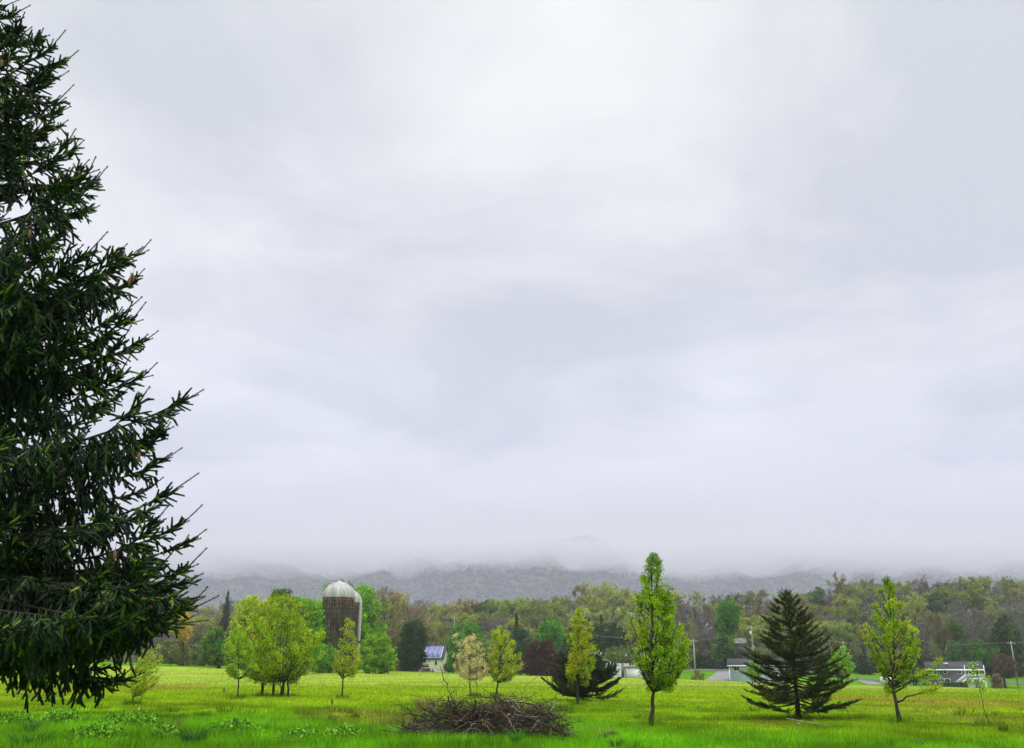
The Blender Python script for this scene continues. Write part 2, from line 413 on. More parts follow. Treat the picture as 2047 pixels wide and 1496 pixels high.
# ------------------------------------------------------------------ air: even haze, and the low cloud bank lying on the ridge
def vol_mat(name, col, dens):
    m, nt, N, L = new_mat(name); o = N.new('ShaderNodeOutputMaterial'); v = N.new('ShaderNodeVolumePrincipled')
    v.inputs['Color'].default_value = (*col, 1); v.inputs['Density'].default_value = dens; v.inputs['Anisotropy'].default_value = .1
    L.new(v.outputs[0], o.inputs['Volume']); return m
HAZE = 2.3e-4
g = Geo(); g.box((0, 1250, 672), (10600, 8900, 1366))
tag(g.obj('haze', vol_mat('haze', (.69, .70, .85), HAZE)), kind='stuff')
xs = np.linspace(-3800, 3800, 300); ys = np.linspace(2200, 4600, 60)
X, Y = np.meshgrid(xs, ys); ny, nx = X.shape
B = 305 - 50 * (fbm(X * .0030 + 3, Y * .0022, 5, 51) - .5) - 105 * (fbm(X * .011, Y * .004, 5, 61) - .5)
edge = np.minimum(sm(2200, 2500, Y), sm(4600, 4300, Y)) * np.minimum(sm(-3800, -3400, X), sm(3800, 3400, X))
te = np.minimum(np.clip((Y - 2200) / 2250, 0, 1) ** 2.6, np.clip((4600 - Y) / 120, 0, 1)) * np.minimum(sm(-3800, -3400, X), sm(3800, 3400, X))
Tp = 900 + 420 * fbm(X * .0016, Y * .002, 4, 71)
mid = 370
B = np.minimum(mid, mid + (B - mid) * edge) - 1; Tp = mid + (Tp - mid) * te + 1
g = Geo(); i = np.arange(ny - 1)[:, None] * nx; j = np.arange(nx - 1)[None]
q = np.stack([i + j, i + j + 1, i + nx + j + 1, i + nx + j], -1).reshape(-1, 4)
n = nx * ny
per = [(0, a) for a in range(nx)] + [(a, nx - 1) for a in range(1, ny)] + [(ny - 1, a) for a in range(nx - 2, -1, -1)] + [(a, 0) for a in range(ny - 2, 0, -1)]
per = np.array([a * nx + b for a, b in per]); pn = np.roll(per, -1)
g.add(np.vstack([np.stack([X, Y, B], -1).reshape(-1, 3), np.stack([X, Y, Tp], -1).reshape(-1, 3)]), quads=np.vstack([q[:, ::-1], q + n, np.stack([per, pn, pn + n, per + n], 1)]))
tag(g.obj('low_cloud', vol_mat('low_cloud', (.81, .80, .835), .0030)), kind='stuff')
# ------------------------------------------------------------------ tree builders
def bez(p0, p1, p2, n):
    t = np.linspace(0, 1, n)[:, None]
    return p0 * (1 - t) ** 2 + 2 * p1 * t * (1 - t) + p2 * t * t

def crown_env(rows, Y):
    """Crown outline rows (py, x_left, x_right), top first -> arrays Z, centre X, radius (ascending Z)."""
    Z, Xc, Rr = [], [], []
    for py, xl, xr in rows:
        a = at(xl, py, Y); b = at(xr, py, Y)
        Z.append(a[2]); Xc.append((a[0] + b[0]) / 2); Rr.append(max((b[0] - a[0]) / 2, .02))
    o = np.argsort(Z)
    return np.array(Z)[o], np.array(Xc)[o], np.array(Rr)[o]

def leafy(name, label, cat, rows, base=None, Y=None, stems=1, stem_px=None, stem_r=.07, spread=.3, limbs=26, twigs=9, sub=4, leaf=.07, nleaf=7,
          palette=None, spire=None, bark=None, extra=None, group=None, gap=.445, up=.55, limb_from=.0, inner=.2, wide=.62, trunk_pts=None, tw=.22, shell=.72, jit=None, leaf_mat_='leaf', hang=0.0):
    """A broad-leaved tree: trunk, limbs that fill the outline, twigs, separate leaves."""
    if base is not None: b = ground_at(*base)
    else: b = on_ground(stem_px, Y)
    Y = b[1]
    Z, Xc, Rr = crown_env(rows, Y)
    z0, z1 = Z[0], Z[-1]; H = z1 - b[2]
    cxf = lambda z: np.interp(z, Z, Xc); rf = lambda z: np.interp(z, Z, Rr)
    root = thing(name, label, cat, b, group)
    tr = Geo(); lf = Geo()
    bc = np.array(bark if bark is not None else (.045, .038, .03))
    # stems
    stem_curves = []
    for s in range(stems):
        if trunk_pts is not None and s == 0:
            pts = np.array([at(px, py, Y) for px, py in trunk_pts]); pts[0] = b
        else:
            a = rng.uniform(0, 2 * math.pi) + s * 2.4
            o = (np.array([math.cos(a), math.sin(a), 0]) * spread * (.35 + .65 * rng.random())) if stems > 1 else np.zeros(3)
            topz = z1 - (0 if s == 0 else rng.uniform(.1, .35) * (z1 - z0))
            top = np.array([cxf(topz) + o[0] * (1.8 if stems > 1 else 0), Y + o[1] * 2.2, topz])
            st = b + o * .8
            st[2] = gz(st[0], st[1])
            rt = rf(topz) * .75 + .02; o2 = top[:2] - np.array([cxf(topz), Y]); l2 = np.linalg.norm(o2)
            if l2 > rt: top[:2] = np.array([cxf(topz), Y]) + o2 / l2 * rt
            mid = (st + top) / 2 + rng.normal(size=3) * .02 * H * (1.0 if stems == 1 else 1.2) * np.array([1, 1, 0])
            if stems == 1: mid[0] = cxf(z0) * .5 + b[0] * .5
            pts = bez(st, mid, top, 12)
        n = len(pts)
        if n < 8:
            tt = np.linspace(0, n - 1, 14); pts = np.stack([np.interp(tt, np.arange(n), pts[:, k]) for k in range(3)], 1); n = 14
        pts[1:-1] += rng.normal(size=(n - 2, 3)) * np.array([1, 1, 0]) * .004 * H
        r0 = stem_r * (1 if s == 0 else rng.uniform(.45, .85))
        fl = np.linspace(0, 1, n); rad = r0 * (1 - .88 * fl) + r0 * .45 * np.exp(-fl * 22)
        p_ = pts.copy(); p_[0, 2] -= .12
        tr.tube(p_, rad, 8 if Y < 80 else 6, col=bc)
        stem_curves.append((pts, rad))
    P0, P1, LR, RAD = [], [], [], []
    # limbs
    cz = np.linspace(z0, z1, 60); cw = np.cumsum(rf(cz) + .10 * Rr.max()); cw = cw / cw[-1]
    N_ = []
    for k in range(limbs):
        pts, rad = stem_curves[k % stems]
        f = (k // stems + rng.random()) / max(1, limbs // stems)
        zt = min(np.interp(f, cw, cz), z0 + .975 * (z1 - z0))
        a = k * 2.39996 + rng.normal() * .35
        R = rf(zt) * rng.uniform(.62, 1.08)
        tgt = np.array([cxf(zt) + R * math.cos(a), Y + R * math.sin(a), zt])
        drop = R * up + .04 * H
        zs = max(zt - drop * rng.uniform(.9, 1.3), b[2] + (z0 - b[2]) * .8 + limb_from * (z1 - z0)) if zt - z0 > -1 else zt
        zs = min(zs, zt)
        sp = np.array([np.interp(zs, pts[:, 2], pts[:, c]) for c in range(3)]); sp[2] = zs
        r0 = np.interp(zs, pts[:, 2], rad) * .55
        ctl = sp * .5 + tgt * .5 + np.array([(tgt[0] - sp[0]) * .22, (tgt[1] - sp[1]) * .22, -.14 * R - .02 * H * rng.random()])
        N_.append((bez(sp, ctl, tgt, 8), r0))
    if extra:
        for e in extra:
            pp = np.array([at(px, py, Y + dy) for px, py, dy in e])
            tt = np.linspace(0, len(pp) - 1, 8); N_.append((np.stack([np.interp(tt, np.arange(len(pp)), pp[:, c]) for c in range(3)], 1), stem_r * .5))
    tps, tds, tls, tcol = [], [], [], []
    nl = len(N_)
    for idx, (pts, r0) in enumerate(N_):
        n = len(pts)
        tr.tube(pts + np.vstack([np.zeros((1, 3)), rng.normal(size=(n - 1, 3)) * .006 * H * .5]), np.linspace(max(r0, .006), .004 + .0006 * H, n), 5, col=bc)
        t = rng.uniform(.22, 1, twigs) ** .8
        f = t * (n - 1); i0 = np.minimum(f.astype(int), n - 2); fr = (f - i0)[:, None]
        p = pts[i0] * (1 - fr) + pts[i0 + 1] * fr; tg = nrm(pts[i0 + 1] - pts[i0])
        d = nrm(tg * .55 + nrm(rng.normal(size=(twigs, 3))) * .8 + np.array([0, 0, .22 - hang]))
        ln = tw * (z1 - z0) * .5 * rng.uniform(.4, 1.1, twigs) * (1.15 - .5 * t)
        tps.append(p); tds.append(d); tls.append(ln)
    p = np.concatenate(tps); d = np.concatenate(tds); ln = np.concatenate(tls)
    lim = np.repeat(np.arange(nl), twigs)
    e = p + d * ln[:, None]
    tr.sticks(p, e, .004 + .0011 * H, .003, 3, col=bc)
    # sub twigs
    n = len(p); q = np.repeat(np.arange(n), sub); t = rng.uniform(.25, 1, n * sub)
    sp = p[q] + d[q] * (ln[q] * t)[:, None]
    sd = nrm(d[q] * .5 + nrm(rng.normal(size=(n * sub, 3))) + np.array([0, 0, .15 - hang])); sl = ln[q] * rng.uniform(.3, .6, n * sub)
    se = sp + sd * sl[:, None]
    tr.sticks(sp, se, .003 + .0004 * H, .002, 3, col=bc)
    # leaves
    n2 = len(sp); q2 = np.repeat(np.arange(n2), nleaf); t = rng.uniform(.1, 1.05, n2 * nleaf)
    lp = sp[q2] + sd[q2] * (sl[q2] * t)[:, None] + rng.normal(size=(n2 * nleaf, 3)) * leaf * .8
    ld = nrm(sd[q2] * .4 + rng.normal(size=(n2 * nleaf, 3)) + np.array([0, 0, -.25]))
    # keep inside the outline
    zz = lp[:, 2]; rr = np.hypot(lp[:, 0] - cxf(zz), lp[:, 1] - Y); an = np.arctan2(lp[:, 1] - Y, lp[:, 0] - cxf(zz)); hs = int(b[0] * 3) % 50
    nzv = fbm(an * 3.0 + 40 + hs, (zz - z0) / max(Rr.max(), .1) * 4.0 + hs, 4, 17)
    R = rf(zz) * (.28 + 1.45 * nzv + .08 * rng.random(len(zz))) + leaf
    keep = (rr < R) & (zz < z1 + leaf) & (zz > z0 - .25 * (z1 - z0) * .4 - leaf * 2)
    keep &= clumps(lp, max(.16 * Rr.max(), leaf * 2.2), hs) + rng.normal(size=len(lp)) * .035 > gap
    if extra: keep |= (lim[q][q2] >= limbs)
    cols = pal(palette, nl)[lim[q][q2]] * .55 + pal(palette, len(lp)) * .45
    if spire is not None:
        w_ = sm(spire[0], 1.0, (zz - z0) / (z1 - z0))[:, None]; cols = cols * (1 - w_) + np.array(spire[1]) * w_ * (1 + rng.normal(size=cols.shape) * .08)  # top leaves painted darker, the way a crown dims against bright sky
    sz = leaf * rng.uniform(.65, 1.3, len(lp)); cols = np.clip(cols * 1.45, 0, .75)
    lp, ld, cols, sz = lp[keep], ld[keep], cols[keep], sz[keep]
    lf.leaves(lp, ld, sz, sz * .7, cols)
    tr.obj('trunk', M['bark_col'], root, origin=b).location = (0, 0, 0)
    lf.obj('crown', M[leaf_mat_], root, origin=b).location = (0, 0, 0)
    return root

def bare(H, spread, seed, leafcol, density, leaf=.24, twigcol=(.13, .115, .095), forks=2, crown0=.35, lv3=5, lean=.0):
    """A tall woodland tree in early spring: forking trunk, fine twigs and a thin veil of buds. Returns (trunk Geo, crown Geo)."""
    global rng
    keep = rng; rng = np.random.default_rng(seed)
    tr, lf = Geo(), Geo(); bc = np.array(twigcol)
    stems = []
    top = np.array([lean * H, rng.normal() * .03 * H, H * rng.uniform(.86, .95)])
    z_f = H * crown0
    fp = np.array([lean * .3 * H, 0, z_f])
    tr.tube(bez(np.array([0, 0, -.6]), np.array([rng.normal() * .01 * H, 0, z_f * .5]), fp, 6), np.linspace(.016 * H, .011 * H, 6), 6, col=bc * .75)
    P, D, Ln, Rd = [], [], [], []
    for k in range(forks):
        a = k * 2 * math.pi / forks + rng.random() * 1.2
        tip = np.array([math.cos(a), math.sin(a), 0]) * spread * H * rng.uniform(.2, .5) + top * np.array([1, 1, rng.uniform(.86, 1.05)])
        c = (fp + tip) / 2 + np.array([math.cos(a), math.sin(a), 0]) * spread * H * .10
        pts = bez(fp, c, tip, 9); pts[1:] += rng.normal(size=(8, 3)) * .006 * H
        tr.tube(pts, np.linspace(.0115 * H, .0028 * H, 9), 5, col=bc * .8); stems.append(pts)
    # limbs off the forks
    lp, ld, ll, lr = [], [], [], []
    for pts in stems:
        for k in range(int(13)):
            t = rng.uniform(.08, .98); f = t * 8; i0 = min(int(f), 7)
            p = pts[i0] * (1 - f + i0) + pts[i0 + 1] * (f - i0)
            a = rng.uniform(0, 2 * math.pi); e_ = rng.uniform(.55, 1.25)
            d = np.array([math.cos(a) * math.cos(e_), math.sin(a) * math.cos(e_), math.sin(e_)])
            lp.append(p); ld.append(d); ll.append(spread * H * rng.uniform(.4, .85) * (1.1 - .6 * t)); lr.append(.0062 * H * (1.2 - .7 * t))
    for k in range(2):      # a few low ones on the bole
        a = rng.uniform(0, 2 * math.pi); lp.append(fp * rng.uniform(.55, .98)); ld.append(nrm(np.array([math.cos(a), math.sin(a), rng.uniform(.2, .8)]))); ll.append(spread * H * rng.uniform(.4, .7)); lr.append(.003 * H)
    p = np.array(lp); d = np.array(ld); ln = np.array(ll); r = np.array(lr)
    for lev, (kids, ang, sh) in enumerate(((6, .75, .5), (lv3, .8, .5), (4, .9, .6))):
        # three bent pieces per branch
        nodes = [p]; dd = d
        for s in range(3):
            nodes.append(nodes[-1] + dd * (ln / 3)[:, None]); dd = nrm(dd + rng.normal(size=dd.shape) * .16 + np.array([0, 0, .10]))
        for s in range(3): tr.sticks(nodes[s], nodes[s + 1], r * (1 - .28 * s), r * (1 - .28 * (s + 1)), 4 if lev == 0 else 3, col=bc * (.85 if lev == 0 else 1.0))
        nodes = np.stack(nodes, 1); n = len(p); q = np.repeat(np.arange(n), kids); f = rng.uniform(.2, 1, n * kids) * 3; i0 = np.minimum(f.astype(int), 2); fr = (f - i0)[:, None]
        np_ = nodes[q, i0] * (1 - fr) + nodes[q, i0 + 1] * fr
        nd = nrm(nrm(nodes[q, i0 + 1] - nodes[q, i0]) + nrm(rng.normal(size=(n * kids, 3))) * ang + np.array([0, 0, .12]))
        p, d, ln, r = np_, nd, ln[q] * sh * rng.uniform(.6, 1.15, n * kids), np.maximum(r[q] * .5, .014)
    e_ = p + d * ln[:, None]
    tr.sticks(p, e_, .016, .008, 3, col=bc * 1.1)
    n = len(p); m_ = int(n * density)
    if m_:
        q = rng.integers(0, n, m_); t = rng.uniform(.2, 1.1, m_)[:, None]
        L_ = leaf * rng.uniform(.6, 1.3, m_)
        lf.leaves(p[q] + d[q] * ln[q][:, None] * t + rng.normal(size=(m_, 3)) * leaf * .5, rng.normal(size=(m_, 3)) + np.array([0, 0, -.2]), L_, L_ * .7, pal(leafcol, m_))
    rng = keep
    return tr, lf

def conifer(H, prof, seed, palette, whorl=.22, per=6, elev=(.5, -.12), needle=(.11, .022), dens=1.0, plate=.5, trunk_r=.02, bare_in=.3, top_bare=0.0, tip_up=.25, z_lo=.08, bark=(.03, .025, .02), side_len=.5, asym=None):
    """A needle tree: whorls of boughs, flat sprays of side shoots, needles. prof(t) gives bough length at height fraction t."""
    global rng
    keep = rng; rng = np.random.default_rng(seed)
    tr, lf = Geo(), Geo(); bc = np.array(bark)
    tp = np.array([[0, 0, -.1], [0, 0, H * .25], [.004 * H, 0, H * .6], [0, 0, H]])
    tr.tube(tp, np.array([trunk_r * H * 1.15, trunk_r * H * .8, trunk_r * H * .45, .004 * H]), 8, col=bc)
    z = z_lo * H; k = 0
    SP, SD, SL, SC_ = [], [], [], []
    while z < H * .985:
        t = z / H
        for b in range(per):
            a = k * 1.1 + b * 2 * math.pi / per + rng.normal() * .22
            L_ = prof(t) * rng.uniform(.72, 1.08) * (asym(a, t) if asym else 1)
            if L_ < .03: continue
            el = elev[1] + (elev[0] - elev[1]) * t + rng.normal() * .07
            h = np.array([math.cos(a), math.sin(a), 0]); ns = 9
            s = np.linspace(0, 1, ns)[:, None]
            zz = z + rng.normal() * whorl * .3
            pts = np.array([0, 0, zz]) + h * (L_ * s * math.cos(el)) + np.array([0, 0, 1]) * (L_ * (s * math.sin(el) - .10 * np.sin(s * math.pi) + tip_up * .35 * s ** 3))
            tr.tube(pts, np.linspace(max(.004, .0125 * L_ + .002), .003, ns), 4, col=bc, cap=False)
            m_ = max(4, int(L_ / (.05 / dens)))
            u = np.sort(rng.uniform(bare_in if L_ > .4 else .05, 1, m_)); f = u * (ns - 1); i0 = np.minimum(f.astype(int), ns - 2); fr = (f - i0)[:, None]
            p = pts[i0] * (1 - fr) + pts[i0 + 1] * fr; tg = nrm(pts[i0 + 1] - pts[i0])
            side = np.cross(tg, [0, 0, 1]) * np.where(np.arange(m_) % 2, 1, -1)[:, None]
            d = nrm(tg * rng.uniform(.6, 1.0, (m_, 1)) + side * rng.uniform(.5, 1.0, (m_, 1)) + np.array([0, 0, .12]) + rng.normal(size=(m_, 3)) * .12)
            sl = np.minimum(side_len * L_ * (1.08 - u) + .05 * (L_ > .3) + .03, .75) * rng.uniform(.55, 1.1, m_)
            SP.append(p); SD.append(d); SL.append(sl); SC_.append(np.tile(pal(palette, 1), (m_, 1)))
        z += whorl * rng.uniform(.75, 1.25) * (1 - .45 * t); k += 1
    p = np.concatenate(SP); d = np.concatenate(SD); sl = np.concatenate(SL); c = np.concatenate(SC_)
    tr.sticks(p, p + d * sl[:, None], .006, .003, 3, col=bc)
    # needles along each shoot
    nn = np.maximum(3, (sl / .0095 * dens * (.11 / needle[0])).astype(int)); q = np.repeat(np.arange(len(p)), nn); t = rng.random(len(q))
    lp = p[q] + d[q] * (sl[q] * t)[:, None]
    nd = nrm(d[q] * .9 + nrm(rng.normal(size=(len(q), 3))) * .8 + np.array([0, 0, .18]))
    cc = c[q] * .6 + pal(palette, len(q)) * .4
    lf.blades(lp, nd, needle[0] * rng.uniform(.7, 1.25, len(q)), needle[1] * rng.uniform(.8, 1.3, len(q)), cc)
    rng = keep
    return tr, lf

def plant(name, label, cat, tr, lf, loc, group=None, rz=0, sc=1, leafm='leaf', barkm='bark_col', part='crown'):
    root = thing(name, label, cat, loc, group, rz); root.scale = (sc,) * 3 if not isinstance(sc, (tuple, list)) else sc
    tr.obj('trunk', M[barkm], root); lf.obj(part, M[leafm], root)
    return root
# ------------------------------------------------------------------ young trees in the meadow
YG = [((.27, .41, .006), 3), ((.20, .34, .008), 3), ((.34, .42, .010), 2), ((.12, .235, .008), 1.5)]
GD = [((.38, .38, .010), 3), ((.30, .35, .008), 3), ((.42, .34, .02), 1.2), ((.2, .27, .010), 1.4)]
OL = [((.28, .38, .008), 3), ((.22, .32, .008), 3), ((.35, .39, .012), 1.6), ((.13, .19, .010), 1.2)]
DK = (.075, .15, .015)

# tall pear with its top painted darker as against bright sky
leafy('pear_tree', 'tall narrow young pear tree with dark trunk and pointed leafy crown', 'tree',
      [(1103, 1301, 1308), (1122, 1294, 1317), (1145, 1282, 1322), (1170, 1273, 1334), (1200, 1266, 1352), (1240, 1258, 1372), (1275, 1256, 1380), (1320, 1262, 1375), (1345, 1282, 1362), (1366, 1296, 1345)],
      base=(1302, 1453), trunk_pts=[(1302, 1453), (1304, 1415), (1306, 1380), (1306, 1300), (1305, 1220), (1305, 1150), (1304, 1103)], stem_r=.07, limbs=70, twigs=12, sub=4, nleaf=10, leaf=.062, palette=YG, spire=(.66, (.12, .23, .02)), up=.95, tw=.16)
# right pear with the long low limb
leafy('pear_tree', 'young pear tree with a leaning crooked trunk and one long low side limb', 'tree',
      [(1150, 1768, 1781), (1175, 1763, 1788), (1200, 1750, 1798), (1225, 1740, 1808), (1250, 1728, 1830), (1280, 1732, 1846), (1305, 1746, 1836), (1335, 1758, 1824), (1355, 1768, 1806)],
      base=(1801, 1447), trunk_pts=[(1801, 1447), (1795, 1420), (1788, 1398), (1786, 1370), (1788, 1330), (1784, 1270), (1778, 1210), (1774, 1150)], stem_r=.075, limbs=46, twigs=11, sub=4, nleaf=9, leaf=.062, palette=YG[:1] + GD[1:2] + YG[1:], spire=(.74, (.09, .19, .015)), up=1.1, tw=.15,
      extra=[[(1788, 1385, 0), (1815, 1366, .2), (1845, 1352, .3), (1868, 1340, .3), (1888, 1318, .3)], [(1794, 1404, 0), (1815, 1392, -.3), (1845, 1386, -.4), (1872, 1376, -.5)], [(1790, 1376, 0), (1830, 1356, .6), (1858, 1350, .9), (1876, 1356, 1.0)], [(1788, 1388, 0), (1779, 1384, .1), (1774, 1380, .1)]])
# thin leaning sapling in front of the grey house
leafy('sapling', 'very thin bent sapling with a small leaf tuft before the grey house', 'sapling',
      [(1322, 1942, 1952), (1335, 1938, 1956), (1348, 1936, 1972), (1358, 1930, 1976), (1368, 1934, 1972)],
      base=(1978, 1452), trunk_pts=[(1978, 1452), (1968, 1420), (1960, 1385), (1953, 1358), (1948, 1322)], stem_r=.014, limbs=10, twigs=5, sub=3, nleaf=3, leaf=.07, palette=YG, up=.5, tw=.25)
# golden pear in front of the low dark conifer
leafy('pear_tree', 'golden young pear tree in front of the low spreading dark conifer', 'tree',
      [(1213, 1154, 1160), (1232, 1145, 1174), (1255, 1140, 1182), (1262, 1134, 1190), (1285, 1130, 1193), (1315, 1130, 1191), (1340, 1128, 1188), (1358, 1140, 1178)],
      base=(1155, 1410), stem_r=.055, limbs=50, twigs=11, sub=4, nleaf=9, leaf=.068, palette=GD + YG[:1], up=1.0, tw=.17)
# pink blossoming small tree, three stems
leafy('blossom_tree', 'small blossoming tree with cream pink flowers and several thin stems', 'tree',
      [(1268, 930, 952), (1290, 920, 968), (1305, 912, 985), (1322, 905, 998), (1338, 908, 992), (1352, 925, 975)],
      base=(950, 1392), stems=3, spread=.55, stem_r=.05, limbs=45, twigs=10, sub=4, nleaf=6, leaf=.075, palette=[((.72, .48, .27), 4), ((.66, .38, .21), 2.5), ((.52, .48, .16), 1.8), ((.30, .33, .05), 1.2)], up=.7, tw=.26, bark=(.16, .14, .11),
      extra=[[(948, 1345, 0), (928, 1310, .2), (915, 1285, .2), (908, 1268, .2)], [(952, 1340, 0), (925, 1318, -.2), (905, 1312, -.3)]])
leafy('pear_tree', 'yellow green young tree with blossom on one side beside the pink one', 'tree',
      [(1250, 1000, 1012), (1262, 985, 1024), (1280, 975, 1032), (1305, 970, 1046), (1325, 972, 1052), (1345, 978, 1036), (1358, 985, 1018)],
      base=(993, 1392), stem_r=.06, limbs=44, twigs=11, sub=4, nleaf=7, leaf=.085, palette=[((.34, .40, .010), 3), ((.26, .35, .010), 3), ((.50, .40, .10), 1.4), ((.12, .2, .02), 1)], up=.8, tw=.2)
# thin golden sapling before the silos
leafy('pear_tree', 'thin golden leaved young tree standing in front of the silos', 'tree',
      [(1232, 694, 701), (1250, 686, 708), (1275, 678, 710), (1295, 668, 722), (1315, 660, 733), (1332, 664, 730), (1345, 674, 712)],
      base=(683, 1397), trunk_pts=[(682, 1397), (685, 1370), (687, 1340), (691, 1300), (697, 1232)], stem_r=.055, limbs=36, twigs=9, sub=4, nleaf=5, leaf=.08, palette=GD + YG[:2], up=.9, tw=.22,
      extra=[[(685, 1358, 0), (676, 1345, .2), (668, 1330, .3)], [(685, 1358, 0), (700, 1346, -.2), (712, 1335, -.3)]])
# many-stemmed big clump
leafy('maple_clump', 'big many-stemmed tree with broad yellow olive crown and spire coloured dark as if backlit', 'tree',
      [(1178, 546, 580), (1192, 540, 590), (1205, 508, 608), (1222, 484, 622), (1250, 464, 638), (1285, 455, 648), (1310, 458, 642), (1335, 474, 622), (1354, 500, 595)],
      base=(551, 1393), stems=9, spread=1.5, stem_r=.07, gap=.455, limbs=150, twigs=11, sub=4, nleaf=8, leaf=.105, palette=OL + YG[:1], spire=(.86, (.045, .12, .012)), up=1.0, tw=.13, bark=(.035, .028, .022))
leafy('sapling', 'slim green young tree leaning close to the many-stemmed clump', 'sapling',
      [(1255, 468, 480), (1275, 455, 498), (1300, 445, 512), (1322, 440, 520), (1338, 448, 510), (1348, 462, 494)],
      base=(475, 1397), stem_r=.045, limbs=34, twigs=9, sub=4, nleaf=6, leaf=.085, palette=[((.19, .33, .012), 3), ((.25, .36, .01), 2), ((.12, .24, .012), 2)], up=.7, tw=.2)
leafy('sapling', 'small yellow green sapling partly hidden by a drooping spruce bough', 'sapling',
      [(1285, 302, 316), (1305, 288, 324), (1330, 272, 325), (1352, 258, 322), (1375, 250, 308), (1388, 256, 290)],
      base=(265, 1409), trunk_pts=[(264, 1409), (268, 1370), (272, 1345), (285, 1310), (306, 1285)], stem_r=.035, limbs=36, twigs=9, sub=4, nleaf=5, leaf=.07, palette=[((.34, .40, .012), 3), ((.28, .37, .012), 3), ((.2, .3, .012), 1)], up=.6, tw=.24)
leafy('shrub', 'wiry low shrub with thin crossing twigs under the spruce', 'shrub',
      [(1330, 85, 115), (1350, 50, 135), (1375, 15, 140), (1392, 10, 120)],
      base=(70, 1402), stems=5, spread=.7, stem_r=.018, limbs=26, twigs=8, sub=3, nleaf=2, leaf=.05, palette=YG, up=.3, tw=.5, bark=(.10, .08, .05))

# ------------------------------------------------------------------ needle trees in the meadow
b = ground_at(1597, 1438); top = at(1577, 1176, b[1]); H = top[2] - b[2]
half = at(1715, 1360, b[1])[0] - at(1597, 1360, b[1])[0]
def prof(t): return half * np.interp(t, [0, .10, .16, .28, .40, .55, .70, .85, 1.0], [.3, .84, .98, 1.0, .84, .62, .42, .25, .02])
NP = [((.032, .052, .012), 4), ((.055, .078, .014), 3), ((.10, .12, .02), 1.8), ((.016, .026, .008), 2)]
tr, lf = conifer(H, prof, 5, NP, whorl=.245, per=8, elev=(.50, -.08), needle=(.08, .016), dens=1.0, trunk_r=.021, bare_in=.42, z_lo=.11, tip_up=.16, side_len=.36)
t_ = plant('pine', 'dark open conifer with wide layered boughs and pointed top', 'tree', tr, lf, b, leafm='needle')
b = ground_at(1166, 1402); H = at(1166, 1318, b[1])[2] - b[2]
half = at(1243, 1345, b[1])[0] - at(1166, 1345, b[1])[0]
def prof2(t): return half * np.interp(t, [0, .10, .3, .6, 1.0], [.85, 1.0, 1.05, .85, .5])
tr, lf = conifer(H, prof2, 8, [((.024, .044, .02), 4), ((.042, .064, .022), 3), ((.09, .11, .026), 1.4), ((.014, .024, .014), 2)], whorl=.20, per=8, elev=(.42, .14), needle=(.10, .022), dens=.9, trunk_r=.028, bare_in=.25, z_lo=.14, tip_up=.22, side_len=.6)
plant('pine', 'low dark spreading conifer with wide upswept boughs behind the golden pear', 'tree', tr, lf, b, leafm='needle')
# ------------------------------------------------------------------ the big spruce close by
SY = 11.0
sb = at(-390, 1338, SY); sb[2] = float(gz(sb[0], SY)); SX = sb[0]
ST = 13.6
sroot = thing('spruce', 'big dark spruce close by with drooping needle curtains and hanging cones', 'tree', sb)
s_tr, s_lf = Geo(), Geo()
trunk = np.array([[SX, SY, sb[2] - .2], [SX, SY, 3], [SX + .03, SY, 8], [SX, SY, sb[2] + ST]])
s_tr.tube(trunk, [.27, .22, .11, .015], 12, col=(.06, .045, .035))
SPAL = [((.012, .034, .010), 4), ((.022, .058, .013), 3), ((.007, .020, .008), 3.5), ((.06, .13, .02), 1.2)]
SFRESH = [((.17, .26, .02), 2), ((.09, .20, .02), 2), ((.24, .28, .02), 1)]

def axis_curve(st, tip, droop, ns=14):
    v = tip - st; L_ = np.linalg.norm(v)
    s = np.linspace(0, 1, ns)[:, None]
    pts = st + v * s + np.array([0, 0, 1]) * (-droop * L_ * 4 * s * (1 - s) * (.55 + .5 * s))
    hz = nrm(np.array([-v[1], v[0], 0]))
    pts = pts + hz * (np.sin(s * 5 + rng.random() * 6) * .02 * L_ * s * (1 - s) * 2)
    kink = np.cumsum(rng.normal(size=(ns, 3)), 0) * .016 * L_ / 3
    return pts + (kink - kink[0]) * (1 - s) * 2 * s ** .5, L_

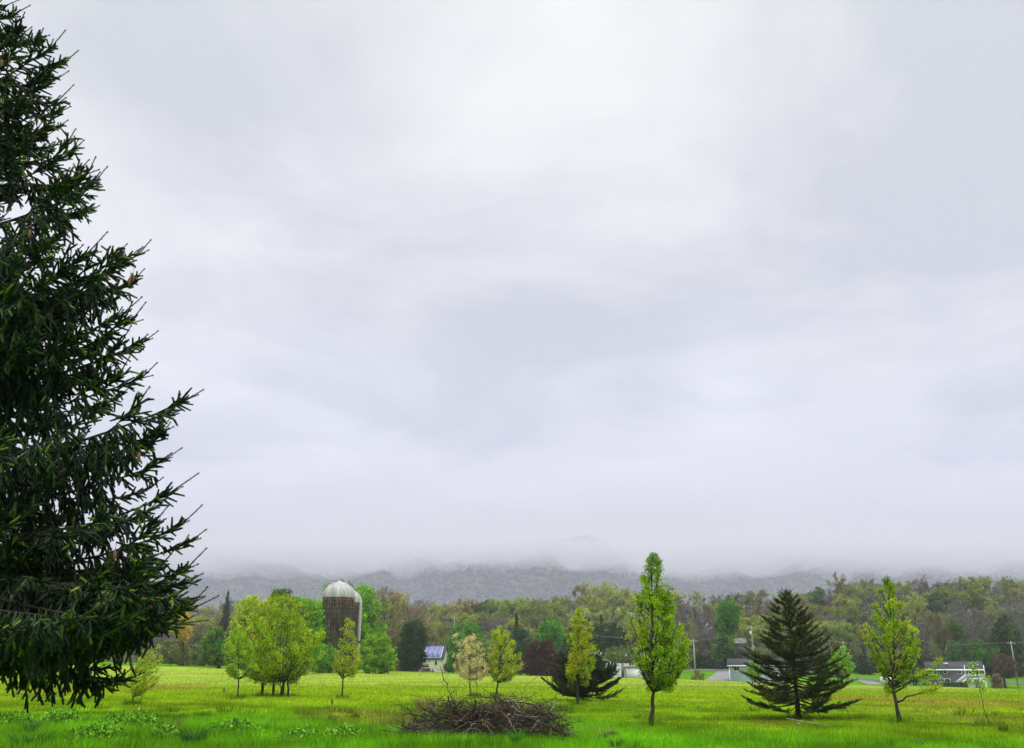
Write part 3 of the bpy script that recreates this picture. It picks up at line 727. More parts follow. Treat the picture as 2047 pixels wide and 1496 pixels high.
def dress(pts, L_, hang, full=1.0, fine=1.0, u0=.06, lead=.34, long=1.0):
    """Side shoots, twiglets and needles along one axis, with the leader shoots at its tip."""
    ns = len(pts)
    Pp, Dd, Ll, Nn, Wd = [], [], [], [], []
    n = max(4, int(L_ * (1 - u0) / .052 * full)); u = np.sort(rng.uniform(u0, .985, n))
    f = u * (ns - 1); i0 = np.minimum(f.astype(int), ns - 2); fr = (f - i0)[:, None]
    p = pts[i0] * (1 - fr) + pts[i0 + 1] * fr; tg = nrm(pts[i0 + 1] - pts[i0])
    side = nrm(np.cross(tg, [0, 0, 1])) * np.where(np.arange(n) % 2, 1, -1)[:, None]
    togo = (1 - u) * L_
    stiff = sm(.75, .12, togo)
    ls = np.minimum(.16 + .34 * togo * long, .58 * long) * rng.uniform(.45, 1.2, n)
    d = nrm(tg * (.5 + .45 * stiff)[:, None] + side * rng.uniform(.3, .75, (n, 1)) + np.array([0, 0, -1.]) * ((.75 - .85 * stiff) * hang * rng.uniform(.4, 1.4, n))[:, None])
    m_ = 4; q = p; dd = d; SEG = []
    for k in range(m_):
        nx = q + dd * (ls / m_)[:, None]; SEG.append((q, nx)); q = nx
        dd = nrm(dd + np.array([0, 0, -1.]) * ((.45 - .5 * stiff) * hang * rng.uniform(.5, 1.3, n))[:, None] + rng.normal(size=(n, 3)) * .06)
    cb = pal(SPAL, n)
    for k, (a, b_) in enumerate(SEG):
        Pp.append(a); Dd.append(b_ - a); Ll.append(np.linalg.norm(b_ - a, axis=1)); Nn.append(cb); Wd.append(np.full(n, .017 - .001 * k))
    kk = np.maximum(1, (ls / .085 * full).astype(int)); q = np.repeat(np.arange(n), kk); t = rng.uniform(.12, .98, len(q)) * m_; i1 = np.minimum(t.astype(int), m_ - 1); fr = (t - i1)[:, None]
    A = np.stack([a for a, _ in SEG], 1); B = np.stack([b_ for _, b_ in SEG], 1)
    tp = A[q, i1] * (1 - fr) + B[q, i1] * fr; tt = nrm(B[q, i1] - A[q, i1])
    sd = nrm(np.cross(tt, rng.normal(size=(len(q), 3))))
    td = nrm(tt * .8 + sd * .8 + np.array([0, 0, -.45]) * ((1 - stiff[q]) * hang)[:, None])
    tl = rng.uniform(.08, .18, len(q)) * (1.1 - .3 * t / m_)
    fresh = rng.random(len(q)) < .04 + .14 * sm(.9, .1, togo[q])
    c2 = pal(SPAL, len(q)); c2[fresh] = pal(SFRESH, int(fresh.sum()))
    Pp.append(tp); Dd.append(td * tl[:, None]); Ll.append(tl); Nn.append(c2); Wd.append(np.full(len(q), .017))
    # needles on the outer axis itself
    k0 = max(0, ns - 6); Pp.append(pts[k0:-1]); Dd.append(pts[k0 + 1:] - pts[k0:-1]); Ll.append(np.linalg.norm(pts[k0 + 1:] - pts[k0:-1], axis=1)); Nn.append(pal(SPAL, ns - 1 - k0)); Wd.append(np.full(ns - 1 - k0, .014))
    tipd = nrm(pts[-1] - pts[-3])
    if lead:
        for w_, l_ in ((0, lead), (.8, lead * .6), (-.8, lead * .6), (.45, lead * .45), (-.5, lead * .5)):
            dd = nrm(tipd + np.cross(tipd, [0, 0, 1]) * w_ * .9 + np.array([0, 0, .55 if w_ == 0 else .25]) + rng.normal(size=3) * .14)
            st_ = pts[-1] - tipd * (.0 if w_ == 0 else rng.uniform(.02, .10)); l_ *= rng.uniform(.7, 1.15)
            e_ = st_ + dd * l_
            s_tr.tube(np.array([e_ - dd * .01, e_ + dd * .010, e_ + dd * .022]), [.008, .011, .003], 5, col=(.09, .06, .03))
            Pp.append(st_[None]); Dd.append((dd * l_)[None]); Ll.append(np.array([l_])); Nn.append(pal(SPAL, 1)); Wd.append(np.array([.0095]))
    P_ = np.concatenate(Pp); D_ = np.concatenate(Dd); L2 = np.concatenate(Ll); C_ = np.concatenate(Nn); W_ = np.concatenate(Wd)
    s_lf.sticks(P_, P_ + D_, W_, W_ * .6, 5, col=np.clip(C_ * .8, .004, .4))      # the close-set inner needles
    cnt = np.maximum(2, (L2 * 230 * fine).astype(int)); q = np.repeat(np.arange(len(P_)), cnt); t = rng.random(len(q))[:, None]
    ax = nrm(D_)[q]; rd = nrm(np.cross(ax, rng.normal(size=(len(q), 3))))
    nd = nrm(ax * rng.uniform(.25, .8, (len(q), 1)) + rd)
    cc = C_[q] * (1 + rng.normal(size=(len(q), 1)) * .15)
    s_lf.blades(P_[q] + D_[q] * t, nd, .026 * rng.uniform(.8, 1.2, len(q)), .0062 / math.sqrt(fine), np.clip(cc, .004, .5))

def bough(z0, tip, droop, full=1.0, fine=1.0, hang=1.0, subs=3, long=1.0):
    st = np.array([SX, SY, z0])
    pts, L_ = axis_curve(st, tip, droop)
    s_tr.tube(pts, np.linspace(.010 + .009 * L_, .005, len(pts)), 6, col=(.03, .024, .018), cap=False)
    dress(pts, L_, hang, full, fine, long=long)
    if L_ > 1.0:
        for k in range(subs):
            u = rng.uniform(.40, .88); i = int(u * 13); b0 = pts[i]; tg = nrm(pts[min(i + 1, 13)] - pts[i - 1])
            sd = nrm(np.cross(tg, [0, 0, 1])) * (1 if (k % 2) else -1)
            l_ = min(.3 + (1 - u) * L_ * .75, 1.2) * rng.uniform(.75, 1.1)
            e = b0 + nrm(tg + sd * rng.uniform(.35, .75) + np.array([0, 0, rng.uniform(-.1, .25)])) * l_
            p2, l2 = axis_curve(b0, e, droop * .8, 10)
            s_tr.tube(p2, np.linspace(.006 + .006 * l2, .004, 10), 5, col=(.03, .024, .018), cap=False)
            dress(p2, l2, hang, full, fine, .12, .26, long)

# boughs whose tips draw the outline against the sky: (px, py, depth offset, rise at trunk, droop)
TIPS = [(8, 4, .2, 1, 1), (70, 58, .0, .8, 1), (135, 78, -.1, .9, 1), (132, 150, .3, 1, 1), (142, 190, .1, .8, 1), (112, 262, .6, 1, 1), (176, 286, .1, .9, 1), (221, 346, .2, 1.3, 1.5), (190, 372, -.4, 1.3, 1.5), 
        (209, 487, -.4, .7, .9), (309, 490, .1, 1.35, 1.9), (268, 515, .45, 1.4, 1.9), (225, 540, -.4, 1.4, 1.8), (276, 610, -.2, .8, .8), (292, 627, .1, 1.2, 1.5), (313, 668, .4, 1.0, 1.2), (316, 735, .2, 1.1, 1.2), (230, 800, -.8, 1.2, 1.3),
        (402, 780, .1, 1.3, 1.5), (340, 850, .5, 1.3, 1.5),  (352, 905, .5, 1.2, 1.2), (366, 968, -.3, 1.0, 1.1), (383, 1036, .1, 1.0, 1.1), (396, 1072, .3, 1.0, 1.1),
        (385, 1130, -.4, 1.2, 1.3), (396, 1200, -.2, 1.1, 1.2), (360, 1185, .7, 1.2, 1.3), (330, 1130, -.8, 1.2, 1.3)]
for px, py, dy, hg, lg in TIPS:
    tip = at(px, py, SY + dy)
    sh = np.interp(py, [0, 800, 1200], [1, .9, .3]); tip = tip - np.array([.22, 0, .16]) * sh; hL = tip[0] - SX
    el = np.interp(py, [0, 500, 900, 1400], [.62, .40, .14, -.20])
    bough(tip[2] - hL * el, tip, np.interp(py, [0, 700, 1400], [.05, .09, .14]), hang=hg, long=lg, full=1.15, subs=4)
# low boughs that hang towards the ground on this side
for px, py, dy in [(376, 1222, .2), (352, 1248, -.3), (368, 1200, -.7), (332, 1262, .4), (300, 1275, .1), (246, 1362, .2), (320, 1235, -.5), (200, 1275, -.9), (130, 1262, -.6), (70, 1268, -1.2), (20, 1262, -1.5), (270, 1260, .9), (200, 1262, 1.2), (100, 1258, 1.2), (150, 1240, -1.6), (240, 1240, -1.2), (340, 1215, .6), (20, 1270, .6), (290, 1200, -1.0), (60, 1235, .2), (170, 1250, .1)]:
    tip = at(px, py, SY + dy); hL = math.hypot(tip[0] - SX, tip[1] - SY)
    bough(tip[2] + hL * .2, tip, .03, full=1.1, hang=1.05, long=.9)
# the rest of the crown
SZ = np.array([.6, 1.5, 3, 5, 7, 9, 11, 12.5, 13.4]); SR = np.array([4.2, 4.5, 4.4, 3.85, 3.1, 2.1, 1.2, .5, .12])
z = 2.25; k = 0
while z < 13.1:
    per = 6 if z < 11 else 5
    for b_ in range(per):
        a = k * .83 + b_ * 2 * math.pi / per + rng.normal() * .15
        R = np.interp(z, SZ, SR) * rng.uniform(.45, .74) * (.80 if z > 3.6 else 1)
        gap = at(100, 720, SY)[2]
        if math.cos(a) > 0 and (abs(z - gap + .55) < .95 or abs(z - 9.2) < .3 or abs(z - 7.6) < .28): R *= .55
        if math.sin(a) < .3 and z < 3.0: tz_up = .6
        else: tz_up = 0.0
        seen = math.cos(a) > -.25 and (math.sin(a) < .75)
        tz = z + np.interp(z, [0, 4, 8, 13], [-.10, .10, .35, .5]) * R + rng.normal() * .05 + tz_up
        tip = np.array([SX + R * math.cos(a), SY + R * math.sin(a), tz])
        if seen: bough(z + tz_up, tip, .12, full=1.1, fine=1.0, long=1.15)
        elif math.cos(a) > -.2: bough(z, tip, .12, full=.9, fine=.5, subs=2)
        else: bough(z, tip, .12, full=.45, fine=.4, subs=1)
    z += np.interp(z, [0, 6, 13], [.40, .36, .26]); k += 1
s_tr.obj('trunk', M['bark_col'], sroot, origin=sb).location = (0, 0, 0)
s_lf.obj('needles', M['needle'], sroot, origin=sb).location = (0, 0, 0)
print('spruce needles', s_lf.n // 3)
# cones
M['cone'] = solid_mat('cone', (.16, .075, .035), .8, .4, 60, bump=.5)
for px, py, dy in [(259, 556, -.05), (266, 548, .05), (214, 640, .0), (20, 110, -.3), (4, 120, -.6), (118, 352, -.3), (60, 460, -.8), (278, 905, -.6), (230, 1100, -.8), (205, 690, .1)]:
    p = at(px, py, SY + dy); g = Geo(); pts = []; n = 9
    s = np.linspace(0, 1, n); rr = .019 * np.sin(np.clip(s * 2.7 + .35, 0, math.pi)) * (1 + .16 * (np.arange(n) % 2)) + .002
    g.tube(np.stack([p[0] + .008 * s, p[1] + 0 * s, p[2] - s * .125], 1), rr, 9)
    g.tube(np.array([p + [0, 0, .10], p + [.004, 0, .05], p]), [.003, .003, .004], 4)
    g.obj('cone', M['cone'], sroot, origin=p).location = tuple(p - sb)
# ------------------------------------------------------------------ silos
def lathe(g, prof, c, seg=32, col=(1, 1, 1), a0=0.0, a1=2 * math.pi):
    th = np.linspace(a0, a1, seg + 1); prof = np.array(prof, float)
    V = np.stack([np.outer(prof[:, 0], np.cos(th)), np.outer(prof[:, 0], np.sin(th)), np.repeat(prof[:, 1:2], seg + 1, 1)], -1) + np.array(c)
    n = seg + 1; i = np.arange(len(prof) - 1)[:, None] * n; j = np.arange(seg)[None]
    g.add(V.reshape(-1, 3), quads=np.stack([i + j, i + j + 1, i + n + j + 1, i + n + j], -1).reshape(-1, 4), col=col)

def stave_mat():
    m, nt, N, L = new_mat('concrete_staves')
    o = N.new('ShaderNodeOutputMaterial'); p = N.new('ShaderNodeBsdfPrincipled'); p.inputs['Roughness'].default_value = .95; p.inputs['Specular IOR Level'].default_value = .1
    tc = N.new('ShaderNodeTexCoord'); sp = N.new('ShaderNodeSeparateXYZ'); L.new(tc.outputs['Object'], sp.inputs[0])
    at2 = N.new('ShaderNodeMath'); at2.operation = 'ARCTAN2'; L.new(sp.outputs[0], at2.inputs[0]); L.new(sp.outputs[1], at2.inputs[1])
    cb = N.new('ShaderNodeCombineXYZ'); L.new(at2.outputs[0], cb.inputs[0]); L.new(sp.outputs[2], cb.inputs[1])
    br = N.new('ShaderNodeTexBrick'); br.inputs['Scale'].default_value = 1; br.inputs['Brick Width'].default_value = .2; br.inputs['Row Height'].default_value = 1.6; br.inputs['Mortar Size'].default_value = .022; br.inputs['Mortar Smooth'].default_value = .4
    br.inputs['Color1'].default_value = (.068, .056, .046, 1); br.inputs['Color2'].default_value = (.045, .037, .031, 1); br.inputs['Mortar'].default_value = (.018, .016, .014, 1); br.inputs['Bias'].default_value = 0
    L.new(cb.outputs[0], br.inputs['Vector'])
    mp = N.new('ShaderNodeMapping'); mp.inputs['Scale'].default_value = (9, .35, 1); L.new(cb.outputs[0], mp.inputs[0])
    nz = N.new('ShaderNodeTexNoise'); nz.inputs['Scale'].default_value = 1; nz.inputs['Detail'].default_value = 6; L.new(mp.outputs[0], nz.inputs['Vector'])
    r = N.new('ShaderNodeMapRange'); r.inputs[1].default_value = .34; r.inputs[2].default_value = .66; r.inputs[3].default_value = .25; r.inputs[4].default_value = 2.3; L.new(nz.outputs[0], r.inputs[0])
    s = N.new('ShaderNodeVectorMath'); s.operation = 'SCALE'; L.new(br.outputs[0], s.inputs[0]); L.new(r.outputs[0], s.inputs['Scale'])
    L.new(s.outputs[0], p.inputs['Base Color']); L.new(p.outputs[0], o.inputs[0]); return m
M['stave'] = stave_mat()
M['white_metal'] = solid_mat('white_metal', (.36, .36, .355), .55, .3, 1.2, (1, 1, .2), spec=.3)
M['hoop'] = solid_mat('rusty_hoop', (.045, .03, .022), .8, .4, 4)
M['red_rim'] = solid_mat('rusty_rim', (.16, .075, .06), .9, .75, 2.2, (3, 3, .1))

def silo(label, cxp, Y, py_top, py_dome, half_px, chute):
    a = at(cxp - half_px, 1250, Y)[0]; b = at(cxp + half_px, 1250, Y)[0]; r = (b - a) / 2; x = (a + b) / 2
    zt = at(cxp, py_top, Y)[2]; zd = at(cxp, py_dome, Y)[2]; gz0 = float(gz(x, Y)) - .2
    t = thing('silo', label, 'silo', (x, Y, gz0))
    H = zd - gz0
    g = Geo(); lathe(g, [(r, 0), (r, H)], (0, 0, 0), 48); g.obj('wall', M['stave'], t, smooth=True)
    g = Geo(); hd = zt - zd
    for k in range(24):       # ribbed dome of sheet gores
        a0 = k * 2 * math.pi / 24; s = np.linspace(0, math.pi / 2, 9)
        lathe(g, np.stack([(r * 1.045) * np.cos(s) + .001, H - .05 + hd * np.sin(s)], 1), (0, 0, 0), 2, a0=a0 + .012, a1=a0 + 2 * math.pi / 24 - .012)
        pts = np.stack([np.cos(a0) * r * 1.05 * np.cos(s), np.sin(a0) * r * 1.05 * np.cos(s), H - .05 + hd * np.sin(s) * 1.005], 1)
        g.tube(pts, .035, 4)
    lathe(g, [(r * 1.05, H - .22), (r * 1.06, H - .05)], (0, 0, 0), 48)
    lathe(g, [(.35, H + hd - .12), (.30, H + hd + .10), (.01, H + hd + .16)], (0, 0, 0), 12)
    g.obj('dome', M['white_metal'], t)
    g = Geo(); lathe(g, [(r * 1.012, H - .62), (r * 1.012, H - .22)], (0, 0, 0), 48); g.obj('rim', M['red_rim'], t)
    for k in range(13):
        z = .6 + (H - 1.8) * (k / 12) ** .85
        g = Geo(); th = np.linspace(0, 2 * math.pi, 41); g.tube(np.stack([np.cos(th) * (r + .02), np.sin(th) * (r + .02), 0 * th + z], 1), .055, 5, cap=False)
        g.obj('hoop', M['hoop'], t)
    if chute == 'ladder':
        g = Geo(); a0 = -math.pi / 2 + .5
        for s in (-.22, .22):
            q = a0 + s / r; g.tube(np.array([[math.cos(q) * (r + .12), math.sin(q) * (r + .12), .5], [math.cos(q) * (r + .12), math.sin(q) * (r + .12), H - .1]]), .04, 5)
        for z in np.arange(.6, H - .2, .3):
            q1, q2 = a0 - .22 / r, a0 + .22 / r
            g.tube(np.array([[math.cos(q1) * (r + .12), math.sin(q1) * (r + .12), z], [math.cos(q2) * (r + .12), math.sin(q2) * (r + .12), z]]), .02, 4)
        g.obj('ladder', M['hoop'], t)
    else:
        g = Geo(); a0 = -.28; c = (math.cos(a0) * (r + .16), math.sin(a0) * (r + .16), 0)
        lathe(g, [(.01, 1.2), (.29, 1.2), (.29, 4.95), (.29, H - .2), (.24, H + .1), (.01, H + .25)], c, 16); g.obj('chute', M['white_metal'], t, smooth=True)
        g = Geo(); lathe(g, [(.305, 4.7), (.305, 5.0)], c, 16); g.obj('chute_band', M['hoop'], t)
    return t
silo('front concrete stave silo with ribbed white dome and dark weathered wall', 674, 140, 1163, 1193, 31, 'ladder')
silo('rear silo half hidden by the other one with white tube down its side', 690, 147.5, 1177, 1203, 29, 'chute')

# ------------------------------------------------------------------ houses
def brickless(name, c, n=.1): M[name] = solid_mat(name, c, .75, n, 1.5); return M[name]
def siding(name, c):
    m, nt, N, L = new_mat(name); o = N.new('ShaderNodeOutputMaterial'); p = N.new('ShaderNodeBsdfPrincipled'); p.inputs['Roughness'].default_value = .6
    tc = N.new('ShaderNodeTexCoord'); wv = N.new('ShaderNodeTexWave'); wv.bands_direction = 'Z'; wv.wave_profile = 'SAW'; wv.inputs['Scale'].default_value = 1.6; L.new(tc.outputs['Object'], wv.inputs[0])
    r = N.new('ShaderNodeMapRange'); r.inputs[3].default_value = .78; r.inputs[4].default_value = 1.06; L.new(wv.outputs[1], r.inputs[0])
    nz = N.new('ShaderNodeTexNoise'); nz.inputs['Scale'].default_value = .8; L.new(tc.outputs['Object'], nz.inputs[0])
    r2 = N.new('ShaderNodeMapRange'); r2.inputs[3].default_value = .85; r2.inputs[4].default_value = 1.15; L.new(nz.outputs[0], r2.inputs[0])
    mm = N.new('ShaderNodeMath'); mm.operation = 'MULTIPLY'; L.new(r.outputs[0], mm.inputs[0]); L.new(r2.outputs[0], mm.inputs[1])
    s = N.new('ShaderNodeVectorMath'); s.operation = 'SCALE'; s.inputs[0].default_value = c; L.new(mm.outputs[0], s.inputs['Scale']); L.new(s.outputs[0], p.inputs['Base Color']); L.new(p.outputs[0], o.inputs[0]); M[name] = m; return m
siding('grey_siding', (.12, .12, .145)); siding('blue_siding', (.36, .45, .47)); siding('cream_siding', (.70, .65, .45)); siding('white_siding', (.70, .70, .68)); siding('barn_siding', (.13, .13, .12))
M['white_trim'] = solid_mat('white_trim', (.80, .80, .80), .5, .06, 2)
M['shingle'] = solid_mat('dark_shingle', (.035, .037, .05), .9, .3, 2.5); M['shingle_grey'] = solid_mat('grey_shingle', (.20, .20, .19), .9, .25, 2)
M['dark_wood'] = solid_mat('dark_wood', (.055, .032, .022), .8, .3, 3)
M['rusty_brown'] = solid_mat('rusty_brown', (.2, .10, .04), .9, .5, 3)
m, nt, N, L = new_mat('window_glass'); o = N.new('ShaderNodeOutputMaterial'); p = N.new('ShaderNodeBsdfPrincipled'); p.inputs['Base Color'].default_value = (.02, .022, .026, 1); p.inputs['Roughness'].default_value = .08; p.inputs['Specular IOR Level'].default_value = .6; L.new(p.outputs[0], o.inputs[0]); M['glass'] = m
m, nt, N, L = new_mat('solar_cells'); o = N.new('ShaderNodeOutputMaterial'); p = N.new('ShaderNodeBsdfPrincipled'); p.inputs['Roughness'].default_value = .22
tc = N.new('ShaderNodeTexCoord'); ck = N.new('ShaderNodeTexBrick'); ck.inputs['Scale'].default_value = 1; ck.inputs['Brick Width'].default_value = .5; ck.inputs['Row Height'].default_value = .5; ck.inputs['Mortar Size'].default_value = .015; ck.offset = 0
ck.inputs['Color1'].default_value = (.10, .12, .30, 1); ck.inputs['Color2'].default_value = (.115, .14, .33, 1); ck.inputs['Mortar'].default_value = (.25, .27, .5, 1); L.new(tc.outputs['Object'], ck.inputs[0]); L.new(ck.outputs[0], p.inputs['Base Color']); L.new(p.outputs[0], o.inputs[0]); M['solar'] = m

def gable(g, c, w, d, h, over=.35, th=.16):
    """Gable roof, ridge along x: two slabs meeting at the ridge, centred at c (eave height)."""
    x0, x1 = c[0] - w / 2 - over, c[0] + w / 2 + over; y0, y1 = c[1] - d / 2 - over, c[1] + d / 2 + over; k = h / (d / 2); ze = c[2] - over * k; zr = c[2] + h; ym = c[1]
    for ys_ in ((y0, ym), (y1, ym)):
        V = [(x0, ys_[0], ze), (x1, ys_[0], ze), (x1, ys_[1], zr), (x0, ys_[1], zr)]
        V = V + [(a, b, z + th) for a, b, z in V]
        q = [(0, 1, 2, 3), (4, 7, 6, 5), (0, 4, 5, 1), (1, 5, 6, 2), (2, 6, 7, 3), (3, 7, 4, 0)]
        g.add(V, quads=q if ys_[0] == y0 else [a[::-1] for a in q])
def wall_block(g, w, d, h, rh, c=(0, 0)):
    x0, x1, y0, y1 = c[0] - w / 2, c[0] + w / 2, c[1] - d / 2, c[1] + d / 2; ym = c[1]
    V = [(x0, y0, -1.5), (x1, y0, -1.5), (x1, y1, -1.5), (x0, y1, -1.5), (x0, y0, h), (x1, y0, h), (x1, y1, h), (x0, y1, h), (x0, ym, h + rh - .03), (x1, ym, h + rh - .03)]
    g.add(V, quads=[(0, 1, 5, 4), (1, 2, 6, 5), (2, 3, 7, 6), (3, 0, 4, 7)], tris=[(4, 8, 7), (5, 6, 9)])
def window(root, x, z, w, h, y, mull=1):
    f = Geo(); t = .10
    f.box((x, y - .04, z + h / 2 - t / 2), (w, .1, t)); f.box((x, y - .04, z - h / 2 + t / 2), (w, .1, t))
    for s in (-1, 1): f.box((x + s * (w / 2 - t / 2), y - .04, z), (t, .1, h - 2 * t))
    for k in range(1, mull + 1): f.box((x - w / 2 + w * k / (mull + 1), y - .035, z), (t * .8, .09, h - 2 * t))
    o = f.obj('window', M['white_trim'], root)
    g = Geo(); g.box((x, y - .01, z), (w - .1, .04, h - .1)); g.obj('pane', M['glass'], o)
def px2m(px0, px1, Y, py=1345): return at(px1, py, Y)[0] - at(px0, py, Y)[0]

# grey raised ranch at the right
Y = 205; x0, x1 = at(1872, 1350, Y)[0], at(1981, 1350, Y)[0]; W = x1 - x0; D = 8.4; zb = at(1940, 1376, Y)[2]; ze = at(1930, 1338, Y)[2]; zr = at(1930, 1322, Y + D / 2)[2]
xc = (x0 + x1) / 2; h = thing('house', 'grey two level house with dark roof and white rear deck', 'house', (xc, Y + D / 2, zb), rz=-.42); h.scale = (.93, 1, 1); Hh = ze - zb; rh = zr - ze - .3
def hx(px): return at(px, 1350, Y)[0] - xc
def hz(py): return at(1930, py, Y)[2] - zb
g = Geo(); wall_block(g, W, D, Hh, rh); g.obj('wall', M['grey_siding'], h)
r = Geo(); gable(r, (0, 0, Hh + .06), W, D, rh); ro = r.obj('roof', M['shingle'], h)
g = Geo(); g.box((hx(1912), -D / 4, Hh + rh * .62 + .3), (.9, .7, .35)); g.obj('skylight', M['white_trim'], ro)
g = Geo(); g.box((0, -D / 2 - .38, Hh - .16), (W + .7, .06, .34)); g.obj('fascia', M['white_trim'], h)
for px, py, w_, h_, mu in ((1878, 1344, 1.0, 1.2, 0), (1886, 1344, 1.2, 1.2, 0), (1908, 1343, .95, .9, 0), (1936, 1343, .95, .9, 0), (1963, 1345, 2.2, 1.3, 2), (1897, 1360, 1.15, .9, 1), (1910, 1361, 1.3, .9, 0)):
    window(h, hx(px), hz(py), w_, h_, -D / 2, mu)
dk = Geo(); dx0, dx1 = hx(1945), hx(1983); dz = hz(1357); dw = dx1 - dx0
dk.box(((dx0 + dx1) / 2, -D / 2 - 1.6, dz), (dw, 3.0, .22)); do = dk.obj('deck', M['white_trim'], h)
g = Geo()
for x in np.arange(dx0 + .06, dx1, .16): g.box((x, -D / 2 - 3.06, dz + .5), (.05, .05, .84))
g.box(((dx0 + dx1) / 2, -D / 2 - 3.06, dz + .97), (dw, .08, .09)); g.obj('railing', M['white_trim'], do)
g = Geo(); g.box((dx1 - .08, -D / 2 - 3.0, dz + 1.5), (.16, .16, 2.7)); g.obj('post', M['white_trim'], do)
g = Geo(); g.box((dx0 + .08, -D / 2 - 3.0, dz + 1.5), (.14, .14, 2.7)); g.obj('post', M['white_trim'], do)
sk = Geo(); bz = -1.0
for a, b_ in ((hx(1947), hx(1961)), (hx(1970), hx(1983))): sk.box(((a + b_) / 2, -D / 2 - 3.0, (dz - .12 + bz) / 2), (b_ - a, .06, dz - .12 - bz))
sk.obj('skirt', M['white_siding'], do)
g = Geo(); a, b_ = hx(1961), hx(1970); g.box(((a + b_) / 2, -D / 2 - 2.9, (dz - .12 + bz) / 2), (b_ - a, .05, dz - .12 - bz)); g.obj('hatch', M['grey_siding'], do)
st = Geo(); sx0, sx1 = hx(1922), hx(1946); n = 11
for k in range(n):
    f = (k + .5) / n; st.box((sx0 + (sx1 - sx0) * f, -D / 2 - 2.3, hz(1374) + (dz - hz(1374)) * f), ((sx1 - sx0) / n, 1.2, .09))
for yy in (-D / 2 - 1.7, -D / 2 - 2.95):
    st.tube(np.array([[sx0, yy, hz(1374) - .1], [sx1, yy, dz - .1]]), .13, 4); st.tube(np.array([[sx0, yy, hz(1374) + .9], [sx1, yy, dz + .9]]), .06, 4)
    for k in range(n + 1):
        f = k / n; x = sx0 + (sx1 - sx0) * f; z = hz(1374) + (dz - hz(1374)) * f; st.box((x, yy, z + .42), (.06, .05, .9))
st.obj('stairs', M['white_trim'], do)
g = Geo(); a, b_ = hx(1925), hx(1941); g.add([(a, -D / 2 - 2.0, bz), (b_, -D / 2 - 2.0, bz), (b_, -D / 2 - 2.0, dz - .6), (a + .3, -D / 2 - 2.0, hz(1373))], quads=[(0, 1, 2, 3)]); g.obj('skirt', M['white_siding'], do)

# pale blue outbuilding behind the dark open conifer
Y = 190; x0, x1 = at(1466, 1345, Y)[0], at(1578, 1345, Y)[0]; W = x1 - x0; D = 7; zb = at(1490, 1362, Y)[2]; ze = at(1490, 1330, Y)[2]; rh = (at(1490, 1317, Y + D / 2)[2] - ze) - .2
xc = (x0 + x1) / 2; h = thing('house', 'pale blue cottage with dark roof and white double window', 'house', (xc, Y + D / 2, zb), rz=-.25); h.scale = (.97, 1, 1); Hh = ze - zb
g = Geo(); wall_block(g, W, D, Hh, rh); g.obj('wall', M['blue_siding'], h)
r = Geo(); gable(r, (0, 0, Hh + .06), W, D, rh, .3); r.obj('roof', M['shingle'], h)
g = Geo(); g.box((0, -D / 2 - .33, Hh - .12), (W + .6, .05, .24)); g.obj('fascia', M['white_trim'], h)
g = Geo(); g.box((-W / 2 + .09, -D / 2 - .03, Hh / 2 - .8), (.18, .06, Hh + 1.2)); g.obj('corner_board', M['white_trim'], h)
def hx(px): return at(px, 1345, Y)[0] - xc
def hz(py): return at(1490, py, Y)[2] - zb
window(h, hx(1482), hz(1336.5), 1.35, 1.1, -D / 2, 1); window(h, hx(1545), hz(1340), 1.6, 1.3, -D / 2, 1)
g = Geo(); g.box((hx(1562), -D / 2 - .03, hz(1349)), (1.1, .08, 2.2)); g.obj('door', M['white_trim'], h)

# cream house with solar panels
Y = 225; x0, x1 = at(838, 1330, Y)[0], at(889, 1330, Y)[0]; W = x1 - x0; D = 8; zb = at(870, 1352, Y)[2]; ze = at(870, 1317, Y)[2]; rh = (at(870, 1292, Y + D / 2)[2] - ze) - .1
xc = (x0 + x1) / 2; h = thing('house', 'cream house with blue solar panels on its roof', 'house', (xc, Y + D / 2, zb), rz=-.10); Hh = ze - zb
g = Geo(); wall_block(g, W, D, Hh, rh); g.obj('wall', M['cream_siding'], h)
r = Geo(); gable(r, (0, 0, Hh + .06), W, D, rh, .3); ro = r.obj('roof', M['shingle'], h)
def hx(px): return at(px, 1330, Y)[0] - xc
def hz(py): return at(870, py, Y)[2] - zb
nrmy = nrm(np.array([0, -rh, D / 2])); sl = np.array([0, D / 2, rh]); pw = W * .80 / 4
for k in range(4):
    x = -W * .40 + pw * (k + .5)
    o0 = np.array([x, -D / 2, Hh + .06]) + sl * .04 + nrmy * .19; u_ = sl * .88
    g = Geo(); hw = pw * .47; V = [o0 + [-hw, 0, 0], o0 + [hw, 0, 0], o0 + [hw, 0, 0] + u_, o0 + [-hw, 0, 0] + u_]; V = V + [v + nrmy * .06 for v in V]
    g.add(V, quads=[(3, 2, 1, 0), (4, 5, 6, 7), (0, 1, 5, 4), (1, 2, 6, 5), (2, 3, 7, 6), (3, 0, 4, 7)]); g.obj('solar_panel', M['solar'], ro)
g = Geo(); q0 = np.array([0, -D / 2, Hh + .06]) + sl * .02 + nrmy * .165
V = [q0 + [-W * .41, 0, 0], q0 + [W * .41, 0, 0], q0 + [W * .41, 0, 0] + sl * .92, q0 + [-W * .41, 0, 0] + sl * .92]; g.add(V, quads=[(0, 1, 2, 3)]); g.obj('panel_rail', M['white_trim'], ro)
window(h, hx(875), hz(1325), .75, 1.25, -D / 2, 0); window(h, hx(853), hz(1322.5), .6, .8, -D / 2, 0); window(h, hx(869.5), hz(1341), .8, 1.1, -D / 2, 1)
g = Geo(); px_, pz_ = hx(853), hz(1337); g.box((px_, -D / 2 - 1.0, pz_), (2.6, 1.9, .16))
